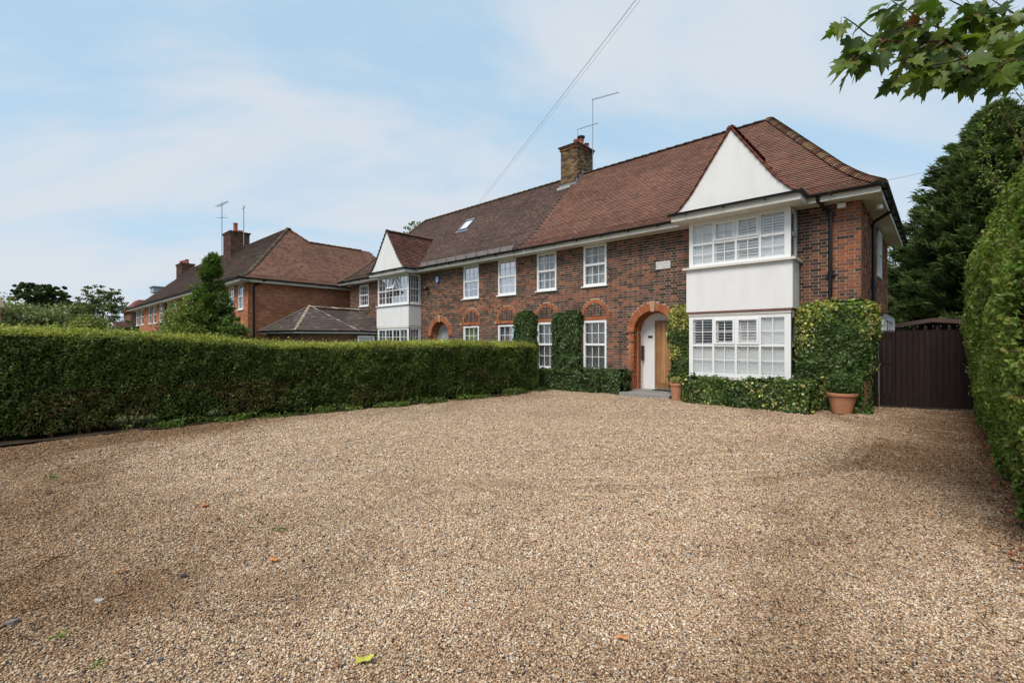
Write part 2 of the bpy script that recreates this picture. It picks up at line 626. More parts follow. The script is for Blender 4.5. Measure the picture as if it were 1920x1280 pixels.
_m = Mat('gravel bed', 0.9, 0.15)
_v = _m.n.new('ShaderNodeTexVoronoi')
_v.inputs['Scale'].default_value = 95
_m.l.new(_m.tc, _v.inputs['Vector'])
_sp = _m.n.new('ShaderNodeSeparateColor')
_m.l.new(_v.outputs['Color'], _sp.inputs[0])
_c = _m.ramp(_sp.outputs[0], STONES, 'CONSTANT')
_edge = _m.ramp(_v.outputs['Distance'], [(0.25, 1.0), (0.75, 0.66)])
_c = _m.mix(_c, _edge, 1, 'MULTIPLY')
_c = _m.mix(_c, _m.mix((1, 1, 1), (0.48, 0.40, 0.32), _m.attr('dirt_shade')), 1, 'MULTIPLY')
_m.color(_c)
_inv = _m.ramp(_v.outputs['Distance'], [(0.0, 1.0), (0.8, 0.0)])
_m.bump(_inv, 0.012, 0.9)
M['gravel'] = _m.m


def lhedge_x(y):
    """front face of the left hedge"""
    return -10.25 + 0.082 * y - 0.12 * math.sin(y * 0.55 + 0.4) * (1 if y < 8 else 0.5)


def track(P, cx, cy, r, w):
    d = np.abs(np.hypot(P[:, 0] - cx, P[:, 1] - cy) - r)
    return np.exp(-(d / w) ** 2)


def gravel_z(P):
    z = (vnoise(P, 0.45, 4) - 0.5) * 0.05 + (vnoise(P, 1.6, 5) - 0.5) * 0.030 + (vnoise(P, 5.5, 6) - 0.5) * 0.022
    rid = 0.5 + 0.5 * np.sin(P[:, 0] * 7 + 2.5 * vnoise(P, 0.5, 9))
    # shallow wheel ruts that swing towards the gate
    for (cx, cy, r, w) in ((-6.5, 8.5, 6.0, .09), (-6.5, 8.5, 5.72, .07), (-6.5, 8.5, 5.45, .09), (-6.3, 8.3, 4.5, .08), (-6.3, 8.3, 4.22, .09), (-6.6, 7.6, 7.0, .1), (-9.0, 2.0, 9.2, .1), (-9.0, 2.0, 7.7, .1)):
        m = np.clip((P[:, 0] + 4.5) / 1.5, 0, 1) * np.clip((P[:, 1] - 2.5) / 2, 0, 1) * (0.3 + vnoise(P, 0.8, 12)) * (0.5 + vnoise(P, 3, 13))
        z -= 0.020 * track(P, cx, cy, r, w) * m
        z += 0.014 * track(P, cx, cy, r + w * 1.8, w * .7) * m
    z *= np.clip((12.6 - P[:, 1]) / 0.8, 0.15, 1)
    return z - 0.004


xs = np.concatenate([np.arange(-11.6, 3.0, 0.07)])
ys = np.concatenate([np.arange(-4, 15.2, 0.07)])
drive = link('gravel_drive', grid_mesh('gravel_drive', xs, ys, gravel_z, M['gravel']))
tag(drive, kind='structure')

# loose stones: one object that scatters pebbles over the drive with geometry nodes
_m = Mat('pebble', 0.75, 0.3)
_ga = _m.n.new('ShaderNodeAttribute')
_ga.attribute_type = 'INSTANCER'
_ga.attribute_name = 'tint'
_c = _m.ramp(_ga.outputs['Fac'], STONES, 'CONSTANT')
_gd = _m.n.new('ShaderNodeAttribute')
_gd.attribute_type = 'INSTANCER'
_gd.attribute_name = 'dirt_shade'
_c = _m.mix(_c, _m.mix((1, 1, 1), (0.48, 0.40, 0.32), _gd.outputs['Fac']), 1, 'MULTIPLY')  # ground-in soil and painted tree shade both darken the pebble colour
_m.color(_m.mix(_c, _m.ramp(_m.noise(120, 3), [(0.3, 0.8), (0.7, 1.12)]), 1, 'MULTIPLY'))
M['pebble'] = _m.m


def dirt_shade_amount(P):
    """trodden-in soil and leaf mould: patchy, plus painted tree shade by hedges and near end"""
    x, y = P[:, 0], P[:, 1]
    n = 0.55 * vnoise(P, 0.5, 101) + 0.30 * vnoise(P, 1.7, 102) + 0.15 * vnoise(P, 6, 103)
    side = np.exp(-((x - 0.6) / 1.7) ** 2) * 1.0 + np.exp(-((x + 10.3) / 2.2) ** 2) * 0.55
    street = np.clip((3.8 - y) / 4.0, 0, 1) * 0.72  # tree shade put into the gravel colour towards the camera
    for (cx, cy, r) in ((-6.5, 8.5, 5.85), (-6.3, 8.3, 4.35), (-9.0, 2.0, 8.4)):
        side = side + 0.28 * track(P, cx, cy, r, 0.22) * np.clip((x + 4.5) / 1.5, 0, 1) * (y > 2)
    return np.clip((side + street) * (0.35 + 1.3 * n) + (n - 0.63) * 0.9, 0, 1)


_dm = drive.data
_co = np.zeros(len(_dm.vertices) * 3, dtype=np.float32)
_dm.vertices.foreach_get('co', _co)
_dm.attributes.new('dirt_shade', 'FLOAT', 'POINT').data.foreach_set('value', dirt_shade_amount(_co.reshape(-1, 3).astype(float)).astype(np.float32))


def pebble_mesh(i):
    import bmesh
    bm = bmesh.new()
    bmesh.ops.create_icosphere(bm, subdivisions=1, radius=0.5)
    r = random.Random(50 + i)
    for v in bm.verts:
        k = 1 + r.uniform(-0.22, 0.16)
        v.co = Vector((v.co.x * 1.12 * k, v.co.y * 0.85 * k, v.co.z * 0.62 * k))
    me = bpy.data.meshes.new('pebble')
    bm.to_mesh(me)
    bm.free()
    me.polygons.foreach_set('use_smooth', [True] * len(me.polygons))
    me.materials.append(M['pebble'])
    return me


def scatter_pebbles():
    # points: density falls with distance from the camera
    bands = [(1.6, 3.2, 14500, 0.0094), (3.2, 5.4, 8200, 0.0112), (5.4, 9.0, 2300, 0.0150), (9.0, 15.5, 420, 0.020)]
    Ps, Ss = [], []
    for d0, d1, dens, s in bands:
        # area in view coordinates (depth, lateral)
        area = (d1 - d0) * (d0 + d1) * 1.16
        n = int(area * dens)
        d = np.sqrt(rng.random(n) * (d1 ** 2 - d0 ** 2) + d0 ** 2)
        k = (rng.random(n) * 2 - 1) * 1.16
        X = (FW[0] + k * RT[0]) * d
        Y = (FW[1] + k * RT[1]) * d
        P = np.stack([X, Y, np.zeros(n)], 1)
        lim = -10.15 + 0.082 * Y
        ok = (X > lim) & (X < 1.4) & (Y < 14.6) & (Y > -4) & ~((Y > 12.0) & (X < -2.4)) & ~((Y > 12.7) & (X < -1.2))
        ok &= ~((Y > 11.35) & (X < -7)) 
        P = P[ok]
        Ps.append(P)
        Ss.append(np.full(len(P), s) * np.exp(rng.normal(0, 0.27, len(P))))
    P = np.concatenate(Ps)
    s = np.concatenate(Ss)
    P[:, 2] = gravel_z(P) + s * 0.12 + rng.random(len(P)) * 0.004
    me = bpy.data.meshes.new('loose_gravel')
    me.vertices.add(len(P))
    me.vertices.foreach_set('co', P.astype(np.float32).ravel())
    me.attributes.new('size', 'FLOAT', 'POINT').data.foreach_set('value', s.astype(np.float32))
    tint = rng.random(len(P))
    me.attributes.new('tint', 'FLOAT', 'POINT').data.foreach_set('value', tint.astype(np.float32))
    me.attributes.new('dirt_shade', 'FLOAT', 'POINT').data.foreach_set('value', dirt_shade_amount(P).astype(np.float32))
    rot = np.stack([rng.normal(0, 0.35, len(P)), rng.normal(0, 0.35, len(P)), rng.random(len(P)) * 6.28], 1)
    me.attributes.new('rot', 'FLOAT_VECTOR', 'POINT').data.foreach_set('vector', rot.astype(np.float32).ravel())
    o = link('loose_gravel', me)
    tag(o, kind='stuff', label='loose tan, brown and grey pebbles covering the drive', cat='gravel')
    ng = bpy.data.node_groups.new('pebbles', 'GeometryNodeTree')
    ng.interface.new_socket('Geometry', in_out='INPUT', socket_type='NodeSocketGeometry')
    ng.interface.new_socket('Geometry', in_out='OUTPUT', socket_type='NodeSocketGeometry')
    n, l = ng.nodes, ng.links
    gi, go = n.new('NodeGroupInput'), n.new('NodeGroupOutput')
    m2p = n.new('GeometryNodeMeshToPoints')
    l.new(gi.outputs[0], m2p.inputs['Mesh'])
    iop = n.new('GeometryNodeInstanceOnPoints')
    l.new(m2p.outputs[0], iop.inputs['Points'])
    g2i = n.new('GeometryNodeGeometryToInstance')
    srcs = []
    for i in range(4):
        src = bpy.data.objects.new('pebble_source', pebble_mesh(i))
        oi = n.new('GeometryNodeObjectInfo')
        oi.inputs['Object'].default_value = src
        oi.inputs['As Instance'].default_value = False
        srcs.append(oi)
    for oi in reversed(srcs):
        l.new(oi.outputs['Geometry'], g2i.inputs[0])
    l.new(g2i.outputs[0], iop.inputs['Instance'])
    iop.inputs['Pick Instance'].default_value = True

    def named(nm, t):
        a = n.new('GeometryNodeInputNamedAttribute')
        a.data_type = t
        a.inputs['Name'].default_value = nm
        return a.outputs['Attribute']
    e2r = n.new('FunctionNodeEulerToRotation')
    l.new(named('rot', 'FLOAT_VECTOR'), e2r.inputs[0])
    l.new(e2r.outputs[0], iop.inputs['Rotation'])
    l.new(named('size', 'FLOAT'), iop.inputs['Scale'])
    l.new(iop.outputs[0], go.inputs[0])
    md = o.modifiers.new('scatter', 'NODES')
    md.node_group = ng
    return len(P)


N_PEB = scatter_pebbles()

# ------------------------------------------------------------------ brickwork
DARK = [(0.060, 0.042, 0.036), (0.090, 0.060, 0.048), (0.075, 0.054, 0.047), (0.115, 0.074, 0.056)]
RED = [(0.27, 0.105, 0.062), (0.23, 0.098, 0.062), (0.30, 0.125, 0.072), (0.20, 0.09, 0.062)]
ORANGE = [(0.40, 0.135, 0.062), (0.36, 0.115, 0.055), (0.44, 0.165, 0.080)]
PURPLE = [(0.15, 0.082, 0.064), (0.18, 0.098, 0.074)]


def n1(u, z, s, seed):
    return float(vnoise(np.array([[u, z, seed * 3.1]]), s, seed)[0])


def house_brick_col(red_bias=0.0):
    def f(u, z, header):
        w = n1(u, z, 0.7, 3) * 0.55 + n1(u, z, 0.25 * 9, 8) * 0.2
        p_dark = 0.80 - w * 0.75 - red_bias + (0.14 if header else 0)
        r = rnd.random()
        if r < p_dark:
            return rnd.choice(DARK)
        return rnd.choice(RED if rnd.random() < 0.62 else PURPLE)
    return f


def brick_wall(parent, origin, udir, ndir, u0, u1, z0, z1, holes, colf, inside=None, wall_name='brick_wall', near=None, n_single=0, course=0.075, length=0.225, circles=(), stuff_name='brickwork'):
    """mortar sheet + flemish bond bricks. holes=[(u0,u1,z0,z1)], near(u,z)->distance for singles"""
    O = Vector(origin)
    U = Vector(udir)
    Nn = Vector(ndir)
    # mortar, strips between openings
    mw = MB()
    zs = sorted(set([z0, z1] + [h[2] for h in holes] + [h[3] for h in holes]))
    zs = [z for z in zs if z0 <= z <= z1]
    for a, b in zip(zs[:-1], zs[1:]):
        zm = (a + b) / 2
        cuts = sorted([(max(h[0], u0), min(h[1], u1)) for h in holes if h[2] < zm < h[3] and h[1] > u0 and h[0] < u1])
        cur = u0
        for c0, c1 in cuts + [(u1, u1)]:
            if c0 > cur + 1e-4:
                mw.obox(O + U * cur + Vector((0, 0, a)), U * (c0 - cur), -Nn * 0.1, Vector((0, 0, b - a)))
            cur = max(cur, c1)
    wall = mw.build(wall_name, M['mortar'], parent)
    lst = []
    k = 0
    z = z0 + 0.005
    while z + course - 0.01 <= z1 + 0.01:
        seq = (length, length / 2 + 0.0) if True else None
        u = u0 - (0 if k % 2 == 0 else length * 0.75)
        i = 0
        while u < u1:
            L = length if i % 2 == 0 else length * 0.5
            header = i % 2 == 1
            a, b = max(u + 0.005, u0), min(u + L - 0.005, u1)
            u += L
            i += 1
            if b - a < 0.03:
                continue
            h = course - 0.013
            za, zb = z, min(z + h, z1)
            segs = [(a, b)]
            for (h0, h1, g0, g1) in holes:
                ns = []
                for (p, q) in segs:
                    if zb <= g0 + 0.012 or za >= g1 - 0.012 or q <= h0 or p >= h1:
                        ns.append((p, q))
                        continue
                    if p < h0:
                        ns.append((p, h0))
                    if q > h1:
                        ns.append((h1, q))
                segs = ns
            for (cx, cz, cr) in circles:
                if zb <= cz:
                    continue
                dz = max(za - cz, 0)
                if dz >= cr:
                    continue
                hw_ = math.sqrt(cr * cr - dz * dz)
                ns = []
                for (p, q) in segs:
                    if q <= cx - hw_ or p >= cx + hw_:
                        ns.append((p, q))
                        continue
                    if p < cx - hw_:
                        ns.append((p, cx - hw_))
                    if q > cx + hw_:
                        ns.append((cx + hw_, q))
                segs = ns
            for (p, q) in segs:
                if q - p < 0.015 or zb - za < 0.02:
                    continue
                cm = (p + q) / 2
                if inside is not None and not inside(cm, (za + zb) / 2, p, q):
                    continue
                lst.append((p, q, za, zb, colf(cm, za, header)))
        z += course
        k += 1
    singles = set()
    if n_single and near is not None:
        order = sorted(range(len(lst)), key=lambda i: near((lst[i][0] + lst[i][1]) / 2, lst[i][2]))
        order = [i for i in order if near((lst[i][0] + lst[i][1]) / 2, lst[i][2]) < 1e5]
        singles = set(order[:n_single])
    mb = MB()
    cache = {}
    for i, (p, q, za, zb, c) in enumerate(lst):
        pr = 0.004 + rnd.random() * 0.003
        if i in singles:
            key = (round(q - p, 2), round(zb - za, 3), c)
            if key not in cache:
                b = MB()
                b.obox((0, 0, 0), U * key[0], -Nn * 0.04, Vector((0, 0, key[1])), c)
                me = b.mesh('brick', M['brick'])
                cache[key] = me
            o = link('brick', cache[key], wall)
            o.location = O + U * p + Nn * pr + Vector((0, 0, za))
            o.matrix_parent_inverse = Matrix.Translation(-world_loc(wall))
        else:
            kk = rnd.uniform(0.85, 1.15)
            mb.obox(O + U * p + Nn * pr + Vector((0, 0, za)), U * (q - p), -Nn * 0.02, Vector((0, 0, zb - za)), tuple(x * kk for x in c))
    mb.build(stuff_name, M['brick'], wall, kind='stuff')
    return wall


def voussoir_ring(parent, name, cx, cz, y0, r0, r1, a0, a1, n, depth, cols=ORANGE, proud=0.012):
    """arch bricks in plane y=y0 (front) ; separate bricks"""
    for i in range(n):
        t0 = a0 + (a1 - a0) * (i + 0.06) / n
        t1 = a0 + (a1 - a0) * (i + 0.94) / n
        p = [(cx + r0 * math.cos(t0), y0 - proud, cz + r0 * math.sin(t0)), (cx + r0 * math.cos(t1), y0 - proud, cz + r0 * math.sin(t1)),
             (cx + r1 * math.cos(t1), y0 - proud, cz + r1 * math.sin(t1)), (cx + r1 * math.cos(t0), y0 - proud, cz + r1 * math.sin(t0))]
        if a1 > a0:
            p = p[::-1]
        MB().prism(p, (0, depth, 0), rnd.choice(cols)).build(name, M['brick'], parent)


# ------------------------------------------------------------------ roofs
def prof_z(prof, d):
    d = max(d, 0)
    for (a, za), (b, zb) in zip(prof[:-1], prof[1:]):
        if d <= b:
            return za + (zb - za) * (d - a) / (b - a)
    (a, za), (b, zb) = prof[-2:]
    return za + (zb - za) * (d - a) / (b - a)


def roof_slope(parent, P0, edir, indir, length, prof, keep, colf, name='roof_tile', n_single=0, near=None, exposure=0.10, width=0.168, sheet=True, sheet_poly=None, sheet_name='roof', drop=0.0):
    """courses of plain tiles. P0 eave start (x,y), edir along eave, indir horizontal up-slope; prof = [(d,z)]"""
    P0, E, I = Vector((P0[0], P0[1], 0)), Vector((edir[0], edir[1], 0)), Vector((indir[0], indir[1], 0))
    # arc length table
    arc = [0]
    for (a, za), (b, zb) in zip(prof[:-1], prof[1:]):
        arc.append(arc[-1] + math.hypot(b - a, zb - za))
    tiles = []
    s = 0.0
    row = 0
    while s < arc[-1] - 0.03:
        j = max(i for i in range(len(arc) - 1) if arc[i] <= s + 1e-9)
        (a, za), (b, zb) = prof[j], prof[j + 1]
        f = (s - arc[j]) / (arc[j + 1] - arc[j])
        d = a + (b - a) * f
        z = za + (zb - za) * f
        T = Vector((I.x * (b - a), I.y * (b - a), zb - za)).normalized()
        Nn = E.cross(T)
        if Nn.z < 0:
            Nn = -Nn
        u = -width * (0.5 if row % 2 else 0.0)
        while u < length:
            uc = u + width / 2
            pc = P0 + E * uc + I * (d + exposure * 0.4)
            if 0 <= uc <= length and keep(pc.x, pc.y, z):
                tiles.append((u, d, z, T, Nn, colf(pc.x, pc.y, z)))
            u += width
        s += exposure
        row += 1
    if sheet_poly:
        m_ = MB()
        for poly in sheet_poly:
            m_.add([Vector(p) + Vector((0, 0, -0.03)) for p in poly], [tuple(range(len(poly)))])
        sheet_o = m_.build(sheet_name, M['underlay'], parent)
    else:
        sheet_o = parent
    singles = set()
    if n_single:
        order = sorted(range(len(tiles)), key=lambda i: near(P0 + E * tiles[i][0] + I * tiles[i][1] + Vector((0, 0, tiles[i][2]))))
        singles = set(order[:n_single])
    mb = MB()
    cache = {}
    w = width - 0.006
    for i, (u, d, z, T, Nn, c) in enumerate(tiles):
        O = P0 + E * (u + 0.003) + I * d + Vector((0, 0, z))
        lift = rnd.uniform(0.028, 0.032)
        sl = rnd.uniform(-0.004, 0.004)
        head = T * (exposure + 0.03)
        v = [O + Nn * lift, O + E * w + Nn * (lift + sl), O + E * w + head + Nn * 0.004, O + head + Nn * 0.004,
             O + Nn * (lift - 0.012), O + E * w + Nn * (lift + sl - 0.012), O + E * w + head - Nn * 0.006, O + head - Nn * 0.006]
        fs = [(0, 1, 2, 3), (4, 5, 1, 0), (5, 6, 2, 1), (4, 0, 3, 7), (4, 7, 6, 5)]
        if i in singles:
            key = (round(lift, 3), c, round(T.z, 2))
            if key not in cache:
                b = MB()
                b.add([p - O for p in v], fs, c)
                cache[key] = b.mesh('roof_tile', M['tile'])
            o = link('roof_tile', cache[key], sheet_o)
            o.location = O
            o.matrix_parent_inverse = Matrix.Translation(-world_loc(sheet_o))
        else:
            k = rnd.uniform(0.88, 1.12)
            mb.add(v, fs, tuple(x * k for x in c))
    if mb.v:
        mb.build('roof_tiling', M['tile'], sheet_o, kind='stuff')
    return sheet_o


def cap_tiles(parent, path, name, cols, spacing=0.1, r=0.10, step=0.018, single_mesh=False, kind=None, seg=5, length=None, flare=1.08):
    """half-round caps laid one over another along a polyline (hip bonnets, ridge tiles, verges)"""
    path = [Vector(p) for p in path]
    cum = [0]
    for a, b in zip(path[:-1], path[1:]):
        cum.append(cum[-1] + (b - a).length)
    s = 0
    out = MB()
    length = length or spacing
    while s < cum[-1] - spacing * 0.5:
        j = max(i for i in range(len(cum) - 1) if cum[i] <= s + 1e-9)
        t = (path[j + 1] - path[j]).normalized()
        p = path[j] + t * (s - cum[j])
        side = t.cross(Vector((0, 0, 1))).normalized()
        up = side.cross(t).normalized()
        c = rnd.choice(cols)
        m_ = out if single_mesh else MB()
        L = length * 1.0 + (0.03 if spacing < 0.2 else -0.004)
        va, vb = [], []
        for k in range(seg + 1):
            a = math.pi * k / seg
            q = side * math.cos(a) * r + up * (math.sin(a) * r * 0.62 - r * 0.28)
            va.append(p + q * flare + up * step)
            vb.append(p + q * 0.96 + t * L)
        n = seg + 1
        vs = va + vb + [p]
        fs = [(k, k + 1, n + k + 1, n + k) for k in range(seg)] + [tuple(list(range(seg, -1, -1)))]
        m_.add(vs, fs, tuple(x * rnd.uniform(0.85, 1.15) for x in c))
        if not single_mesh:
            m_.build(name, M['tile'], parent)
        s += spacing
    if single_mesh:
        out.build(name, M['tile'], parent, kind=kind)


def half_gutter(mb, a, b, r=0.06, n=7):
    a, b = Vector(a), Vector(b)
    t = (b - a).normalized()
    side = t.cross(Vector((0, 0, 1))).normalized()
    vs, fs = [], []
    for p in (a, b):
        for rr in (r, r - 0.008):
            for k in range(n + 1):
                an = math.pi + math.pi * k / n
                vs.append(p + side * math.cos(an) * rr + Vector((0, 0, math.sin(an) * rr)))
    m = n + 1
    for k in range(n):
        fs.append((k, k + 1, 2 * m + k + 1, 2 * m + k))
        fs.append((m + k, 3 * m + k, 3 * m + k + 1, m + k + 1))
    fs.append((0, 2 * m, 3 * m, m))
    fs.append((n, m + n, 3 * m + n, 2 * m + n))
    mb.add(vs, fs)
    d = (b - a).length
    k = 0.45
    while k < d:                        # brackets
        q = a + t * k
        mb.obox(q - side * (r + .004) - Vector((0, 0, r + .02)) - t * .012, side * (2 * r + .008), t * .024, Vector((0, 0, r + .02)))
        k += 0.9
    return mb


# ------------------------------------------------------------------ windows
def sub(name, mb, mat, parent, **k):
    return mb.build(name, M[mat], parent, **k)


class Face:
    """maps (u, depth, z) on a wall to world; u along the wall, depth positive = outwards"""

    def __init__(s, origin, udir, ndir):
        s.o, s.u, s.n = Vector(origin), Vector(udir), Vector(ndir)

    def box(s, mb, u0, u1, d0, d1, z0, z1, col=(1, 1, 1)):
        mb.obox(s.o + s.u * u0 + s.n * d0 + Vector((0, 0, z0)), s.u * (u1 - u0), s.n * (d1 - d0), Vector((0, 0, z1 - z0)), col)


def curtain_mesh(F, u0, u1, z0, z1, d, amp=0.012, waves=14):
    mb = MB()
    n = max(8, int(waves * 4 * (u1 - u0)))
    vs = []
    for i in range(n + 1):
        u = u0 + (u1 - u0) * i / n
        q = F.o + F.u * u + F.n * (d + amp * math.sin(i * 1.57 + 0.6 * math.sin(i * .7)))
        vs.append(q + Vector((0, 0, z0)))
        vs.append(q + Vector((0, 0, z1)))
    mb.add(vs, [(2 * i, 2 * i + 2, 2 * i + 3, 2 * i + 1) for i in range(n)])
    return mb


def sash_window(parent, F, u0, u1, z0, z1, inner='white', recess=0.03, cols=3, rows=2, sill=True, bars=True, label=None):
    """tall window: fixed frame, upper and lower light, each split by thin bars"""
    w = MB()
    fw = 0.07
    d1 = -recess + 0.03
    d0 = -recess - 0.05
    F.box(w, u0, u0 + fw, d0, d1, z0, z1)
    F.box(w, u1 - fw, u1, d0, d1, z0, z1)
    F.box(w, u0 + fw, u1 - fw, d0, d1, z1 - fw, z1)
    F.box(w, u0 + fw, u1 - fw, d0, d1, z0, z0 + fw)
    zm = z0 + (z1 - z0) * 0.52
    F.box(w, u0 + fw, u1 - fw, d0, d1 + 0.006, zm - 0.035, zm + 0.035)
    win = sub('window', w, 'upvc', parent, label=label)
    for (a, b, dd) in ((z0 + fw, zm - 0.035, 0.0), (zm + 0.035, z1 - fw, 0.012)):
        p = MB()
        F.box(p, u0 + fw, u1 - fw, -recess - 0.025 + dd, -recess - 0.021 + dd, a, b)
        sub('pane', p, 'glass', win)
        if bars:
            g = MB()
            iw = (u1 - fw) - (u0 + fw)
            for i in range(1, cols):
                c = u0 + fw + iw * i / cols
                F.box(g, c - 0.009, c + 0.009, -recess - 0.0205 + dd, -recess - 0.008 + dd, a, b)
            for i in range(1, rows):
                c = a + (b - a) * i / rows
                F.box(g, u0 + fw, u1 - fw, -recess - 0.0205 + dd, -recess - 0.010 + dd, c - 0.009, c + 0.009)
            sub('glazing_bars', g, 'upvc', win)
    if sill:
        s_ = MB()
        F.box(s_, u0 - 0.05, u1 + 0.05, -0.08, 0.06, z0 - 0.045, z0 - 0.002)
        sub('sill', s_, 'upvc', win)
    iu0, iu1 = u0 + fw - 0.02, u1 - fw + 0.02
    zi0, zi1 = z0 + fw - 0.02, z1 - fw + 0.02
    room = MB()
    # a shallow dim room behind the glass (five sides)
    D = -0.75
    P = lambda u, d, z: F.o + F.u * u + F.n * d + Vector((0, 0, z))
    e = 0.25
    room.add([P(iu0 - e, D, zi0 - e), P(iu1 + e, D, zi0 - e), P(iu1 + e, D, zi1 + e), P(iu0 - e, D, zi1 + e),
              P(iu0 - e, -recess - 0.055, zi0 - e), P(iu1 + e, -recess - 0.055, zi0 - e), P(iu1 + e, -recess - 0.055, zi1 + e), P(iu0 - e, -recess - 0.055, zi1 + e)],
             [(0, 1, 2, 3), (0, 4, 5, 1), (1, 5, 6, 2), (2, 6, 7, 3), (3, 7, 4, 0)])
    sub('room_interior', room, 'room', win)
    dd = -recess - 0.12
    if inner in ('white', 'pink', 'grey', 'green'):
        sub('curtain', curtain_mesh(F, iu0, iu1, zi0, zi1, dd), 'curtain_' + inner, win, smooth=True)
    elif inner == 'dark_pinktop':
        sub('curtain', curtain_mesh(F, iu0, iu1, z1 - 0.42, zi1, dd), 'curtain_pink', win, smooth=True)
        sub('curtain', curtain_mesh(F, iu0, iu0 + 0.12, zi0, zi1, dd - .03), 'curtain_grey', win, smooth=True)
    elif inner == 'sides':
        sub('curtain', curtain_mesh(F, iu0, iu0 + 0.27, zi0, zi1, dd), 'curtain_white', win, smooth=True)
        sub('curtain', curtain_mesh(F, iu1 - 0.27, iu1, zi0, zi1, dd), 'curtain_white', win, smooth=True)
        sub('net', curtain_mesh(F, iu0, iu1, zi0, zi1, dd - 0.05, 0.006), 'curtain_grey', win, smooth=True)
    elif inner == 'blind':
        b = MB()
        z = zi0 + 0.02
        while z < zi1:
            q = P(iu0, dd, z)
            b.obox(q, F.u * (iu1 - iu0), F.n * 0.022 + Vector((0, 0, 0.020)), Vector((0, 0, 0.002)))
            z += 0.034
        sub('blind_slats', b, 'shutter', win, kind='stuff')
    return win


def casement_panel(F, win, u0, u1, z0, z1, opening, shutter_open, fr=0.045):
    """one light of a bay window: optional casement frame, pane, cross bars, shutter behind"""
    a0, a1, b0, b1 = u0, u1, z0, z1
    if opening:
        c = MB()
        for q in ((a0, a0 + fr, b0, b1), (a1 - fr, a1, b0, b1), (a0 + fr, a1 - fr, b1 - fr, b1), (a0 + fr, a1 - fr, b0, b0 + fr)):
            F.box(c, q[0], q[1], -0.05, 0.022, q[2], q[3])
        sub('casement', c, 'upvc', win)
        a0, a1, b0, b1 = a0 + fr, a1 - fr, b0 + fr, b1 - fr
    p = MB()
    F.box(p, a0, a1, -0.030, -0.026, b0, b1)
    sub('pane', p, 'glass', win)
    g = MB()
    um, zm = (a0 + a1) / 2, (b0 + b1) / 2
    F.box(g, um - 0.009, um + 0.009, -0.0255, -0.014, b0, b1)
    F.box(g, a0, a1, -0.0255, -0.016, zm - 0.009, zm + 0.009)
    sub('glazing_bars', g, 'upvc', win)
    # plantation shutter
    s = MB()
    e = 0.03
    st = 0.05
    D0, D1 = -0.075, -0.05
    F.box(s, a0 - e, a0 - e + st + 0.02, D0, D1, b0 - e, b1 + e)
    F.box(s, a1 + e - st, a1 + e, D0, D1, b0 - e, b1 + e)
    F.box(s, a0 - e, a1 + e, D0, D1, b0 - e, b0 - e + 0.045)
    F.box(s, a0 - e, a1 + e, D0, D1, b1 + e - 0.045, b1 + e)
    F.box(s, um - 0.006, um + 0.006, D1 + 0.02, D1 + 0.03, b0, b1)
    sh = sub('shutter', s, 'shutter', win)
    l = MB()
    z = b0 - e + 0.05
    dn = {3: 0.004, 0: 0.020, 1: 0.032, 2: 0.05}[shutter_open]
    zz = {3: 0.067, 0: 0.052, 1: 0.040, 2: 0.014}[shutter_open]
    while z < b1 + e - 0.05:
        q = F.o + F.u * (a0 - e + st) + F.n * (D0 - 0.0) + Vector((0, 0, z))
        l.obox(q, F.u * (a1 - a0 + 2 * e - 2 * st), F.n * dn + Vector((0, 0, zz)), -F.n * 0.006 + Vector((0, 0, 0.003)))
        z += 0.068
    sub('louvres', l, 'shutter', win, kind='stuff')


